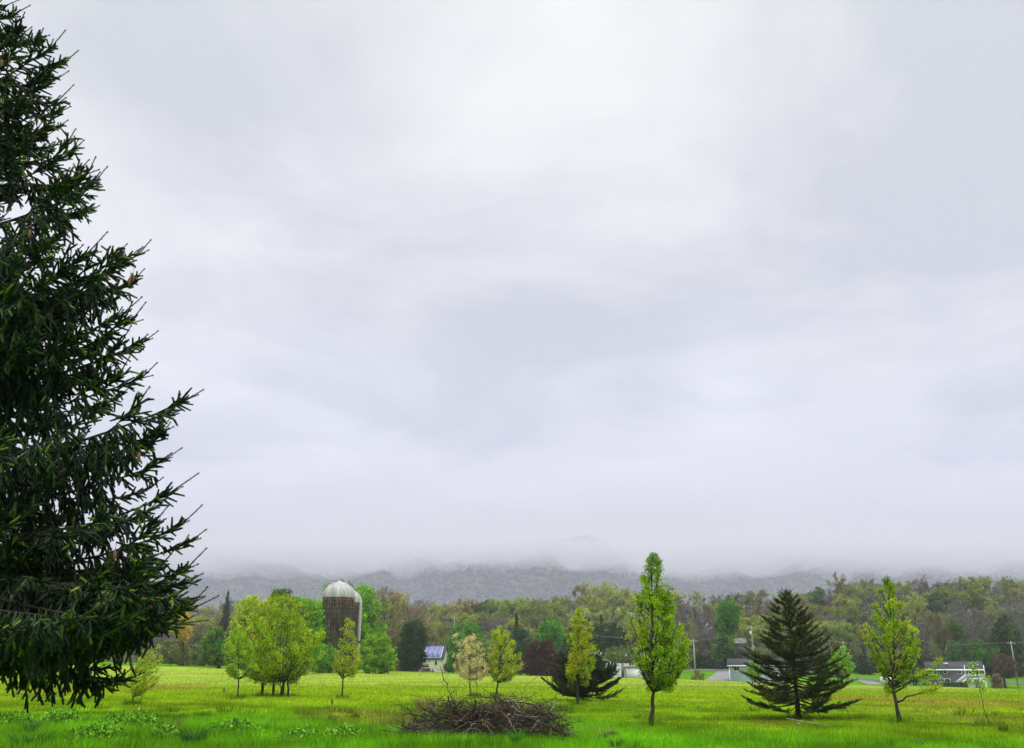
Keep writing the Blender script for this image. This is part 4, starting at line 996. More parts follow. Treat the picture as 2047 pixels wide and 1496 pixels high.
for s in (-1.2, 0, 1.2): g.box((px_ + s, -D / 2 - 1.9, pz_ - 1.6), (.14, .14, 3.0)); g.box((px_ + s, -D / 2 - 1.9, pz_ + .55), (.10, .10, 1.0))
g.box((px_, -D / 2 - 1.9, pz_ + 1.0), (2.6, .1, .1)); g.box((px_, -D / 2 - 1.9, pz_ + .55), (2.5, .04, .5))
for k in range(8): g.box((px_ + 1.4 + .17 * k, -D / 2 - 1.2, pz_ - .1 - .2 * k), (.28, 1.0, .05))
g.tube(np.array([[px_ + 1.3, -D / 2 - 1.75, pz_], [px_ + 2.8, -D / 2 - 1.75, pz_ - 1.7]]), .1, 4); g.obj('porch', M['dark_wood'], h)
# low white house in the middle
Y = 214; x0, x1 = at(1183, 1325, Y)[0], at(1292, 1325, Y)[0]; W = x1 - x0; D = 8; zb = at(1240, 1352, Y)[2]; ze = at(1240, 1317, Y)[2]; rh = (at(1240, 1306, Y + D / 2)[2] - ze)
xc = (x0 + x1) / 2; h = thing('house', 'long low white house with grey roof behind the flat topped tree', 'house', (xc, Y + D / 2, zb)); Hh = ze - zb
g = Geo(); wall_block(g, W, D, Hh, rh); g.obj('wall', M['white_siding'], h)
r = Geo(); gable(r, (0, 0, Hh + .06), W, D, rh, .3); r.obj('roof', M['shingle_grey'], h)
def hx(px): return at(px, 1325, Y)[0] - xc
def hz(py): return at(1240, py, Y)[2] - zb
window(h, hx(1220), hz(1327), 1.6, 1.3, -D / 2, 1); window(h, hx(1200), hz(1327), 1.2, 1.2, -D / 2, 1); window(h, hx(1262), hz(1326), 1.2, 1.1, -D / 2, 1)
g = Geo(); g.box((hx(1227), -D / 2 - .04, hz(1334)), (1.1, .08, 2.1)); g.obj('door', M['dark_wood'], h)
g = Geo(); x0_, x1_ = hx(1250), hx(1290); g.box(((x0_ + x1_) / 2, -D / 2 - 2, (hz(1335) - 1.5) / 2), (x1_ - x0_, 4, hz(1335) + 1.5)); g.obj('garage_wing', M['white_siding'], h)
g = Geo(); g.box(((x0_ + x1_) / 2, -D / 2 - 2.05, hz(1335) + .12), (x1_ - x0_ + .4, 4.3, .22)); g.obj('roof', M['shingle_grey'], h)
# barn among the trees
Y = 262; x0, x1 = at(1465, 1295, Y)[0], at(1512, 1295, Y)[0]; W = x1 - x0; D = 8; xc = (x0 + x1) / 2; zb = float(gz(xc, Y)); ze = at(1490, 1287, Y)[2]; rh = 1.4
h = thing('shed', 'dim grey shed among the bare trees above the pale blue cottage', 'shed', (xc, Y + D / 2, zb)); Hh = max(2.4, ze - zb)
g = Geo(); wall_block(g, W, D, Hh, rh); g.obj('wall', M['barn_siding'], h)
r = Geo(); gable(r, (0, 0, Hh + .06), W, D, rh, .3); r.obj('roof', M['barn_siding'], h)
g = Geo(); g.box((W * .35, -D / 2 - .04, Hh - 1.4), (.9, .08, 1.8)); g.obj('door', M['white_trim'], h)

# utility trailer, pale box by the second road
Y = 188; p = at(1774, 1368, Y); p[2] = gz(p[0], Y); zt = at(1774, 1355, Y)[2]
t = thing('box_trailer', 'small white box trailer parked by the road behind the leaning pear', 'trailer', p); hh = max(1.2, zt - p[2] - .45); W = px2m(1764, 1784, Y)
g = Geo(); g.box((0, 0, .45 + hh / 2), (W, 1.6, hh)); g.obj('body', M['white_trim'], t)
for s in (-.45, .45):
    g = Geo(); th = np.linspace(0, 2 * math.pi, 17); g.tube(np.array([[s, -.85, .3], [s, -.65, .3]]), .3, 16); g.obj('wheel', M['hoop'], t)
g = Geo(); g.tube(np.array([[W / 2, 0, .45], [W / 2 + .9, 0, .42]]), .05, 6); g.box((0, 0, .41), (W * .98, 1.3, .07)); g.obj('drawbar', M['hoop'], t)

# ------------------------------------------------------------------ roads
def road(name, pts, width, mat):
    """A strip of paving draped on the ground."""
    pts = np.array(pts, float); t = np.linspace(0, 1, 60); s = np.linspace(0, 1, len(pts))
    c = np.stack([np.interp(t, s, pts[:, k]) for k in range(2)], 1); w_ = np.interp(t, s, width if np.ndim(width) else [width] * len(pts))
    d = nrm(np.gradient(c, axis=0)); n = np.stack([-d[:, 1], d[:, 0]], 1)
    V = []; K = np.linspace(-.5, .5, 7)
    for k in K:
        q = c + n * (w_ * k)[:, None]; V.append(np.stack([q[:, 0], q[:, 1], gz(q[:, 0], q[:, 1]) + .07], 1))
    V = np.stack(V, 1); i = np.arange(59)[:, None] * 7; j = np.arange(6)[None]
    g = Geo(); g.add(V.reshape(-1, 3), quads=np.stack([i + j, i + j + 1, i + 8 + j, i + 7 + j], -1).reshape(-1, 4)[:, ::-1])
    return tag(g.obj(name, mat), kind='structure')
M['asphalt'] = solid_mat('asphalt', (.17, .165, .18), .9, .25, 1.5); M['old_asphalt'] = solid_mat('old_asphalt', (.085, .083, .09), .9, .25, 1)
a = at(1428, 1360, 186); b = at(1440, 1345, 206); c = at(1446, 1340, 224)
road('driveway', [(a[0], 187), (b[0], 205), (c[0], 219)], [5.2, 5.0, 4.6], M['asphalt'])
xx = np.linspace(at(1180, 1340, 224)[0], at(2047, 1340, 224)[0] + 30, 24)
road('road', [(x, 222 + 2 * math.sin(x * .02)) for x in xx], 5.5, M['old_asphalt'])
road('lane', [(c[0] + 1, 224), (c[0] + 6, 232), (c[0] + 16, 246), (c[0] + 22, 262)], 4.0, M['old_asphalt'])
a = at(1790, 1362, 192); b = at(1752, 1346, 214)
road('driveway', [(a[0] + 4, 190), (a[0], 200), (b[0], 221)], [3.4, 3.6, 4.0], M['asphalt'])

# ------------------------------------------------------------------ utility poles and wires
M['pole'] = solid_mat('weathered_pole', (.34, .32, .28), .9, .2, 2, (1, 1, .1))
tops = []
for px, pb, ptop, Y, lab in ((1390, 1345, 1278, 196, 'weathered utility pole beside the grey driveway'), (1509, 1312, 1251, 232, 'tall utility pole above the roof of the pale blue cottage'), (1692, 1340, 1282, 226, 'utility pole beside the dark open conifer'),
        (2031, 1362, 1282, 212, 'utility pole on the green lawn past the grey house'), (906, 1335, 1232, 236, 'dim utility pole rising above the bright round tree')):
    p = on_ground(px, Y); zt = at(px, ptop, Y)[2]
    t = thing('utility_pole', lab, 'utility pole', p, 'utility poles along the road'); h = zt - p[2]
    g = Geo(); g.tube(np.array([[0, 0, -.3], [0, 0, h * .5], [.03, 0, h]]), [.17, .15, .11], 8); g.obj('shaft', M['pole'], t)
    g = Geo(); g.box((0, -.14, h - .5), (1.9, .1, .12))
    for s in (-.85, -.3, .3, .85): g.tube(np.array([[s, -.14, h - .44], [s, -.14, h - .24]]), .04, 5)
    g.obj('crossarm', M['pole'], t)
    if px == 1509:
        g = Geo(); g.tube(np.array([[-.32, -.05, h - 2.3], [-.32, -.05, h - 1.4]]), .22, 10); g.obj('transformer', M['white_trim'], t)
    tops.append((p[0], p[1], p[2] + h - .25))
tops.sort()
far_l = at(640, 1240, 240); far_r = at(2150, 1275, 215)
chain = [tuple(far_l)] + tops + [tuple(far_r)]
M['wire'] = solid_mat('wire', (.30, .29, .28), .7, .1, 1)
for off in (-.8, .1, .8):
    g = Geo()
    for a, b in zip(chain[:-1], chain[1:]):
        a = np.array(a); b = np.array(b); s = np.linspace(0, 1, 12)[:, None]; q = a + (b - a) * s; q[:, 2] -= (.018 * np.linalg.norm(b - a) * 4 * s * (1 - s))[:, 0]; q[:, 0] += off
        g.tube(q, .009, 3, cap=False)
    tag(g.obj('power_line', M['wire']), 'thin grey power wire strung between the utility poles', 'power line', 'wires between the utility poles')
# ------------------------------------------------------------------ trees and shrubs round the houses (each with its own outline)
BG = [((.085, .25, .012), 3), ((.055, .18, .012), 3), ((.13, .30, .014), 1.5), ((.03, .09, .012), 1.3)]
LG = [((.19, .36, .012), 3), ((.13, .29, .012), 3), ((.25, .41, .014), 1.5), ((.06, .14, .012), 1.2)]
DG = [((.02, .05, .014), 4), ((.032, .075, .016), 2), ((.012, .03, .012), 2)]
MR = [((.045, .014, .016), 4), ((.07, .02, .02), 2), ((.022, .010, .012), 2)]
YL = [((.34, .36, .012), 3), ((.26, .31, .012), 3), ((.40, .38, .02), 1.3)]
WL = [((.26, .17, .09), 3), ((.20, .14, .08), 3), ((.28, .22, .09), 2), ((.14, .11, .07), 2)]
def blob(label, rows, Y, px, pal_, cat='tree', name=None, leaf=.34, limbs=70, twigs=9, sub=4, nleaf=6, stem_r=.2, stems=1, spread=.8, tw=.2, up=.5, bark=(.03, .025, .02), **k):
    return leafy(name or ('tree' if cat == 'tree' else 'shrub'), label, cat, rows, Y=Y, stem_px=px, palette=pal_, leaf=leaf, limbs=limbs, twigs=twigs, sub=sub, nleaf=nleaf, stem_r=stem_r, stems=stems, spread=spread, tw=tw, up=up, bark=bark, **k)

blob('large rounded green tree rising behind the two silos', [(1164, 665, 735), (1176, 640, 752), (1195, 622, 764), (1225, 614, 772), (1260, 618, 776), (1290, 628, 772), (1318, 645, 755)], 158, 700, LG[:3] + BG[1:], leaf=.36, limbs=140, twigs=10, stem_r=.35)
blob('round bright green shrub tree with fine shoots beside the silos', [(1268, 735, 775), (1282, 722, 790), (1300, 716, 796), (1322, 716, 797), (1338, 722, 792)], 138, 756, LG, leaf=.24, limbs=110, twigs=10, stems=5, spread=1.2, stem_r=.12)
blob('tall dark tree standing against the left wall of the silo', [(1232, 632, 646), (1255, 622, 654), (1285, 616, 658), (1310, 618, 660), (1332, 624, 656)], 134, 638, DG[:2] + BG[1:2], leaf=.26, limbs=60)
blob('leafy green bush growing against the foot of the front silo', [(1288, 638, 660), (1304, 626, 684), (1322, 622, 696), (1338, 626, 694)], 131, 655, BG[1:] + LG[:2], 'bush', leaf=.22, limbs=60, stems=5, stem_r=.07)
blob('bright green broad tree behind the many-stemmed clump', [(1196, 590, 622), (1212, 578, 634), (1240, 570, 642), (1275, 572, 644), (1310, 580, 640)], 120, 606, LG[:2] + BG[:1], leaf=.28, limbs=90, stem_r=.25)
blob('yellow leaved broad tree behind the many-stemmed clump', [(1194, 492, 532), (1206, 474, 545), (1230, 462, 552), (1262, 456, 552), (1295, 460, 545), (1320, 476, 530)], 118, 505, YL + LG[:1], leaf=.28, limbs=100, stem_r=.25)
blob('dark stemmed green tree at the field edge before grey woods', [(1252, 420, 440), (1266, 408, 448), (1290, 402, 456), (1312, 404, 455), (1326, 412, 448)], 150, 436, BG[1:] + [((.10, .15, .03), 3)], leaf=.26, limbs=60, stem_r=.3)
blob('small orange yellow tree glimpsed past the spruce tips', [(1222, 358, 372), (1235, 350, 378), (1255, 347, 380), (1275, 352, 376)], 175, 364, [((.45, .34, .03), 3), ((.36, .30, .03), 2)], leaf=.3, limbs=30)
for i, (a, b_, t0, lab) in enumerate(((322, 356, 1282, 'pale olive bush under the drooping spruce tips by the woods'), (350, 384, 1290, 'low yellowish bush at the end of the lawn strip'), (378, 412, 1292, 'rounded olive bush touching the dark stemmed tree'))):
    blob(lab, [(t0, a + 10, b_ - 10), (t0 + 10, a + 2, b_ - 2), (t0 + 24, a, b_), (t0 + 36, a + 3, b_ - 3)], 172 + 4 * i, (a + b_) / 2, [((.16, .19, .05), 3), ((.12, .15, .04), 2), ((.22, .21, .05), 1)], 'bush', leaf=.26, limbs=34, stems=4, stem_r=.06)
# by the cream house
blob('dark heavy tree half hiding the cream house', [(1240, 816, 836), (1256, 804, 850), (1280, 796, 854), (1304, 790, 852), (1324, 792, 848), (1342, 798, 838)], 196, 822, DG, leaf=.40, limbs=90, stem_r=.3)
blob('brownish pink budding tree leaning over the cream house', [(1206, 806, 850), (1220, 794, 866), (1245, 788, 874), (1270, 790, 876), (1292, 800, 870)], 240, 832, WL, leaf=.26, limbs=70, nleaf=3, tw=.3)
blob('tawny tree with pale buds between the silos and cream house', [(1172, 745, 782), (1186, 734, 796), (1210, 730, 806), (1240, 732, 812), (1275, 745, 806)], 225, 768, [((.24, .20, .07), 3), ((.20, .16, .07), 2), ((.15, .12, .06), 2)], leaf=.26, limbs=80, nleaf=3, tw=.3)
blob('round vivid green tree between the cream house and blossom tree', [(1244, 920, 950), (1256, 902, 966), (1280, 892, 974), (1308, 890, 974), (1332, 896, 966), (1344, 906, 956)], 180, 932, BG, leaf=.30, limbs=110, stem_r=.25)
blob('tawny dry brush heap beside the cream house', [(1328, 796, 812), (1334, 788, 816), (1340, 788, 817)], 205, 802, [((.30, .17, .05), 3), ((.24, .15, .05), 2)], 'bush', leaf=.25, limbs=22, stems=4, stem_r=.04)
blob('low green bush beside the right corner of the cream house', [(1318, 893, 902), (1328, 889, 906), (1344, 889, 907)], 214, 897, [((.10, .16, .05), 2), ((.05, .10, .03), 2)], 'bush', leaf=.28, limbs=24, stems=3, stem_r=.05)
# middle: dark evergreens, maroon tree
blob('rounded dark maroon leaved tree in the middle of the field edge', [(1282, 1068, 1096), (1294, 1054, 1112), (1315, 1046, 1122), (1336, 1046, 1124), (1350, 1052, 1118)], 176, 1085, MR, leaf=.30, limbs=100, stem_r=.2)
blob('mid green leafy tree above the maroon one', [(1236, 1092, 1114), (1250, 1078, 1124), (1272, 1072, 1128), (1292, 1080, 1122)], 205, 1101, BG[1:] + BG[:1], leaf=.34, limbs=70)
blob('dark blue green bushy tree behind the yellow green one', [(1256, 1028, 1050), (1272, 1016, 1066), (1296, 1014, 1070), (1320, 1022, 1062)], 200, 1040, [((.03, .085, .03), 3), ((.045, .11, .04), 2), ((.02, .05, .02), 2)], leaf=.34, limbs=60)
blob('broad black green tree behind the low white house', [(1246, 1190, 1232), (1262, 1180, 1250), (1285, 1176, 1258), (1306, 1178, 1256)], 238, 1215, DG, leaf=.45, limbs=90)
blob('deep green tree left of the white house roof', [(1258, 1130, 1150), (1275, 1118, 1170), (1305, 1112, 1182), (1335, 1118, 1178)], 222, 1145, DG[:2] + BG[3:], leaf=.42, limbs=80)
blob('flat topped spreading green tree before the low white house', [(1290, 1222, 1262), (1298, 1206, 1282), (1308, 1202, 1288), (1318, 1210, 1280)], 190, 1243, [((.10, .15, .03), 3), ((.07, .11, .025), 2), ((.14, .18, .03), 1)], leaf=.22, limbs=70, stems=2, spread=.5, stem_r=.16)
# right of the tall pear
blob('tall vivid green ivy clad tree above the grey driveway', [(1199, 1440, 1468), (1210, 1432, 1478), (1232, 1430, 1480), (1256, 1432, 1478), (1268, 1440, 1466)], 232, 1455, BG[:2] + BG[3:], leaf=.36, limbs=80, stem_r=.25)
blob('leafy green thicket at the foot of the ivy clad tree', [(1266, 1432, 1458), (1282, 1424, 1468), (1305, 1422, 1470), (1322, 1428, 1462)], 230, 1446, BG[1:] + DG[:1], 'bush', leaf=.36, limbs=60, stems=4)
blob('fresh yellow green small tree peeping through the dark open conifer', [(1296, 1672, 1690), (1310, 1660, 1702), (1332, 1656, 1706), (1350, 1662, 1700)], 120, 1682, LG, leaf=.2, limbs=40)
blob('light green small tree beside the pale blue cottage', [(1322, 1500, 1512), (1332, 1494, 1520), (1345, 1493, 1522), (1356, 1498, 1516)], 168, 1508, LG, leaf=.2, limbs=34)
blob('dark red leaved hedge bush left of the grey house', [(1316, 1836, 1866), (1326, 1826, 1876), (1340, 1822, 1880), (1352, 1826, 1876)], 216, 1851, MR, 'bush', leaf=.34, limbs=60, stems=4)
blob('near black evergreen bush between the road and grey house', [(1330, 1812, 1828), (1340, 1806, 1836), (1358, 1806, 1838)], 206, 1821, DG, 'bush', leaf=.3, limbs=40, stems=3)
blob('rounded tan bush at the end of the white deck', [(1348, 1987, 1998), (1356, 1983, 2002), (1376, 1984, 2003)], 200, 1993, [((.17, .13, .06), 3), ((.12, .11, .05), 2)], 'bush', leaf=.2, limbs=50, stems=4, stem_r=.05)
blob('maroon budded tree with a dark trunk past the grey house', [(1308, 1996, 2018), (1320, 1986, 2030), (1338, 1984, 2036), (1350, 1990, 2030)], 212, 2004, [((.09, .045, .04), 3), ((.06, .03, .03), 2), ((.10, .09, .04), 1)], leaf=.24, limbs=60, nleaf=4, stem_r=.35)
for i, (a, b_, lab) in enumerate(((1884, 1900, 'small dark shrub under the left lower window'), (1898, 1912, 'dark rounded shrub between the lower windows of the grey house'), (1910, 1926, 'dark shrub at the foot of the white deck stairs'))):
    blob(lab, [(1364, a + 4, b_ - 4), (1369, a, b_), (1376, a, b_)], 201.5, (a + b_) / 2, DG + BG[1:2], 'bush', leaf=.2, limbs=24, stems=3, stem_r=.04)
blob('broad dark green tree massed behind the grey house roof', [(1278, 1900, 1962), (1290, 1890, 1985), (1305, 1886, 1992), (1325, 1890, 1988)], 236, 1936, DG[1:2] + BG[1:2] + DG[:1] + [((.05, .13, .02), 2)], leaf=.42, limbs=100, stem_r=.3)
blob('dark drooping evergreen at the right edge of the woods', [(1232, 1998, 2016), (1255, 1984, 2030), (1285, 1976, 2044), (1315, 1974, 2048)], 240, 2008, DG + [((.10, .16, .03), .8)], leaf=.42, limbs=90, stem_r=.3)
blob('reddish twiggy shrub by the pole at the driveway', [(1340, 1386, 1400), (1350, 1380, 1408), (1362, 1380, 1408)], 189, 1394, [((.16, .14, .04), 2), ((.12, .16, .03), 2), ((.2, .1, .04), 1)], 'bush', leaf=.18, limbs=34, stems=4, stem_r=.04, nleaf=3)
blob('dark brown scrub bank below the dim grey shed', [(1300, 1474, 1500), (1308, 1462, 1520), (1322, 1458, 1526), (1336, 1462, 1520)], 250, 1490, [((.05, .045, .03), 3), ((.03, .04, .02), 2)], 'bush', leaf=.4, limbs=60, stems=5)
blob('low dark scrub between the pole and the ivy clad tree', [(1308, 1398, 1422), (1318, 1388, 1434), (1338, 1386, 1438)], 240, 1412, [((.04, .05, .025), 3), ((.06, .07, .03), 2)], 'bush', leaf=.4, limbs=60, stems=5)
# pointed dark conifers
def firs(px, py_top, Y, wpx, lab, pal_=None, seed=1):
    b = on_ground(px, Y); H = at(px, py_top, Y)[2] - b[2]; half = px2m(px - wpx / 2, px + wpx / 2, Y) / 2
    tr, lf = conifer(H, lambda t: half * np.interp(t, [0, .08, .5, 1], [.8, 1, .55, .02]), seed, pal_ or [((.018, .032, .016), 3), ((.028, .046, .02), 2), ((.010, .018, .010), 2)], whorl=.55, per=8, elev=(.5, -.15), needle=(.30, .11), dens=.45, trunk_r=.016, bare_in=.1, side_len=.45)
    return plant('conifer', lab, 'tree', tr, lf, b, leafm='needle')
firs(1033, 1227, 208, 36, 'small black green pointed conifer behind the yellow green tree', seed=2)
firs(440, 1180, 250, 46, 'dusky conifer top rising over the grey woods', [((.05, .065, .05), 2), ((.035, .05, .035), 2)], seed=3)
firs(1180, 1236, 232, 50, 'dark conifer behind the golden pear', seed=4)
firs(1975, 1268, 246, 60, 'dark fir standing in the woods beyond the grey house', seed=6)
firs(1205, 1228, 250, 40, 'narrow dark conifer left of the tall pear', seed=7)

# ------------------------------------------------------------------ the woods: trees in early spring, each one an object
PT = {}
def proto(key, label, n, **k):
    PT[key] = (label, [bare(18, seed=100 + 13 * i + abs(sum(map(ord, key))), **k) for i in range(n)])
proto('grey', 'bare grey tree with fine twigs in the woods', 4, spread=.30, leafcol=[((.15, .135, .11), 1)], density=.35, twigcol=(.14, .128, .11), forks=3)
proto('olive', 'tree veiled in olive yellow buds in the woods', 4, spread=.32, leafcol=[((.38, .42, .04), 3), ((.29, .34, .04), 2), ((.46, .46, .06), 1)], density=1.25, twigcol=(.085, .078, .048), forks=3)
proto('rust', 'tree with rust brown spring buds in the woods', 3, spread=.31, leafcol=[((.38, .30, .08), 3), ((.32, .25, .08), 2), ((.40, .38, .07), 2)], density=1.0, twigcol=(.085, .07, .05), forks=3)
proto('pale', 'tall pale twigged tree with greenish buds in the woods', 3, spread=.26, leafcol=[((.42, .45, .08), 3), ((.48, .46, .12), 1)], density=.9, twigcol=(.19, .175, .14), forks=2)
proto('green', 'fresh green leafing tree in the woods', 3, spread=.30, leafcol=[((.12, .21, .025), 3), ((.085, .16, .02), 2), ((.17, .24, .03), 1)], density=2.6, twigcol=(.05, .045, .035), forks=3, leaf=.36)
PROTO_OBJ = {}
def wood_tree(key, k, loc, rz, H, wide):
    label, pr = PT[key]; k %= len(pr)
    if (key, k) not in PROTO_OBJ:
        tr, lf = pr[k]
        root = thing('woodland_tree', label, 'tree', loc, label + ' behind the field')
        tr.obj('trunk', M['bark_col'], root); lf.obj('crown', M['wood_leaf'], root)
        PROTO_OBJ[(key, k)] = root; root.rotation_euler = (0, 0, rz); root.scale = (H / 18 * wide, H / 18 * wide, H / 18); return root
    return copy_thing(PROTO_OBJ[(key, k)], loc, rz, (H / 18 * wide, H / 18 * wide, H / 18))
TOPX = [60, 330, 380, 430, 470, 520, 560, 620, 700, 740, 800, 850, 900, 960, 1000, 1080, 1130, 1165, 1215, 1260, 1330, 1390, 1440, 1500, 1560, 1600, 1660, 1700, 1760, 1830, 1900, 1960, 2047, 2120]
TOPY = [1215, 1215, 1203, 1190, 1194, 1203, 1203, 1200, 1186, 1176, 1186, 1198, 1200, 1196, 1190, 1186, 1188, 1166, 1160, 1166, 1166, 1192, 1178, 1182, 1181, 1176, 1166, 1160, 1152, 1158, 1154, 1150, 1146, 1150]
wr = np.random.default_rng(55)
nw = 0
for Yr, step, lowr in ((252, 33, .58), (280, 31, .74), (312, 31, .88), (350, 31, .98), (395, 31, 1.0)):
    px = (215 if Yr < 340 else 60) + wr.random() * step
    while px < 2110:
        Y = Yr + wr.uniform(-11, 11); p = on_ground(px, Y)
        ty = np.interp(px, TOPX, TOPY); ztop = at(px, 1338 - (1338 - ty) * lowr * wr.uniform(.90, 1.03), Y)[2]
        H = ztop - p[2]
        on_road = abs(px - 1472) < 20 and Yr < 262
        if H > 5 and not on_road:
            H = min(H, 27) * wr.uniform(.93, 1.05)
            u = wr.random()
            if px < 480: key = 'grey' if u < .55 else ('rust' if u < .75 else 'olive')
            elif px < 830: key = 'rust' if u < .35 else ('olive' if u < .7 else 'grey')
            elif px < 1140: key = 'olive' if u < .55 else ('rust' if u < .72 else ('green' if u < .80 else 'grey'))
            elif px < 1300: key = 'olive' if u < .5 else ('pale' if u < .9 else 'grey')
            elif px < 1480: key = 'grey' if u < .6 else ('pale' if u < .75 else 'olive')
            elif px < 1760: key = 'olive' if u < .6 else ('rust' if u < .8 else ('green' if u < .88 else 'grey'))
            else: key = 'grey' if u < .42 else ('pale' if u < .62 else ('rust' if u < .72 else ('olive' if u < .94 else 'green')))
            wood_tree(key, int(wr.integers(0, 4)), p, wr.uniform(0, 6.28), H, wr.uniform(1.0, 1.55) * (1.0 if H > 14 else 1.25)); nw += 1
        px += step * wr.uniform(.7, 1.3)
# understorey shrubs along the front of the woods
us = Geo(); ul = Geo()
USH = []
for k, pal_ in enumerate((DG + [((.05, .06, .02), 2)], [((.07, .10, .025), 2), ((.05, .065, .02), 2), ((.10, .12, .03), 1)], [((.09, .07, .04), 2), ((.06, .05, .03), 2), ((.08, .10, .03), 1)])):
    keep = rng; rng = np.random.default_rng(900 + k)
    tr, lf = Geo(), Geo(); n = 26
    a = rng.uniform(0, 6.28, n); r = rng.uniform(.2, 1.6, n); e_ = np.stack([np.cos(a) * r, np.sin(a) * r, rng.uniform(.7, 2.6, n) * (1.15 - r * .3)], 1); s0 = e_ * np.array([.15, .15, 0]) + [0, 0, -.3]
    tr.sticks(s0, e_, .035, .01, 4, col=(.05, .04, .03)); m_ = 900; q = rng.integers(0, n, m_); t = rng.uniform(.25, 1.05, m_)[:, None]
    L_ = rng.uniform(.2, .42, m_); lf.leaves(s0[q] + (e_[q] - s0[q]) * t + rng.normal(size=(m_, 3)) * .34, rng.normal(size=(m_, 3)), L_, L_ * .7, pal(pal_, m_)); rng = keep
    USH.append((('dark evergreen shrub at the foot of the woods', 'dull green shrub at the foot of the woods', 'brown twiggy shrub at the foot of the woods')[k], tr, lf, None))
for px in np.arange(320, 2100, 21):
    k = int(wr.integers(0, 3)); Y = wr.uniform(238, 248); pp = px + wr.uniform(-9, 9)
    if 1425 < pp < 1485: Y += 12
    p = on_ground(pp, Y); lab, tr, lf, ob = USH[k]
    if ob is None:
        ob = plant('understorey_shrub', lab, 'shrub', tr, lf, p, lab + ' by the field'); USH[k] = (lab, tr, lf, ob); ob.scale = (1.5,) * 3
    else: copy_thing(ob, p, wr.uniform(0, 6.28), tuple(wr.uniform(1.0, 1.9) * np.array([wr.uniform(1, 1.5), 1, wr.uniform(.8, 1.5)])))
print('woodland trees', nw)
# ------------------------------------------------------------------ brush pile
b = ground_at(968, 1474); BY = b[1]
pile = thing('brush_pile', 'big heap of dark dead branches and twigs in the meadow', 'brush pile', b)
SCL = px2m(0, 100, BY, 1440) / 100        # metres per photo pixel there
def pl(px, py, dy=0):
    p = at(px, py, BY + dy); return p
def top_py(px): return np.interp(px, [795, 820, 850, 890, 930, 970, 1010, 1050, 1085, 1120, 1142], [1474, 1448, 1432, 1418, 1412, 1416, 1412, 1410, 1420, 1446, 1474])
br = np.random.default_rng(17)
BCOL = [((.024, .017, .011), 6), ((.056, .040, .026), 3), ((.13, .10, .07), 1.3), ((.26, .21, .15), .7), ((.05, .03, .02), 1.5)]
g = Geo(); keep = rng; rng = br
n = 2300
for i in range(n):
    px = br.normal(968, 92); 
    if not 800 < px < 1140: continue
    f = br.random() ** .8; tp = top_py(px) + 9 * math.sin(px * .055) + 6 * math.sin(px * .13 + 1); py = 1474 + (tp - 1474) * f
    dmax = 1.5 * math.sqrt(max(.03, 1 - f)); dy = br.uniform(-dmax, dmax)
    c = pl(px, py, dy); c[2] = max(c[2], b[2] + .02)
    a = br.uniform(0, 2 * math.pi); el = br.normal(0, .35) + (.5 * br.random() if f > .75 else 0); L_ = br.uniform(.25, 1.0) * (1.3 if f > .8 else 1)
    d = np.array([math.cos(a) * math.cos(el), math.sin(a) * math.cos(el) * .8, math.sin(el)])
    k = br.normal(size=3) * .22 * L_
    P_ = bez(c - d * L_ / 2, c + k, c + d * L_ / 2, 4); P_[:, 2] = np.maximum(P_[:, 2], b[2] - .02)
    r = br.choice([.004, .007, .011, .022], p=[.4, .33, .19, .08])
    g.tube(P_, np.linspace(r, r * .5, 4), 4, col=pal(BCOL, 1)[0], cap=False)
for i in range(70):      # long arching shoots that stand out of the heap
    px = br.uniform(815, 1125); c = pl(px, top_py(px) + br.uniform(2, 16), br.uniform(-.9, .9)); a = br.uniform(0, 2 * math.pi); L_ = br.uniform(.5, 1.5)
    h_ = np.array([math.cos(a), math.sin(a), 0]); P_ = bez(c, c + h_ * L_ * .35 + np.array([0, 0, L_ * br.uniform(.25, .6)]), c + h_ * L_ * .85 + np.array([0, 0, L_ * br.uniform(-.1, .35)]), 9); P_[1:] += br.normal(size=(8, 3)) * .02
    r = br.choice([.005, .008, .014]); g.tube(P_, np.linspace(r, .002, 9), 4, col=pal(BCOL, 1)[0], cap=False)
    for k in range(2):
        q = P_[br.integers(4, 8)]; g.tube(np.array([q, q + nrm(h_ + br.normal(size=3) * .8) * br.uniform(.12, .35)]), [r * .5, .0015], 3, col=pal(BCOL, 1)[0], cap=False)
g.obj('twigs', M['bark_col'], pile, origin=b).location = (0, 0, 0)
rng = keep
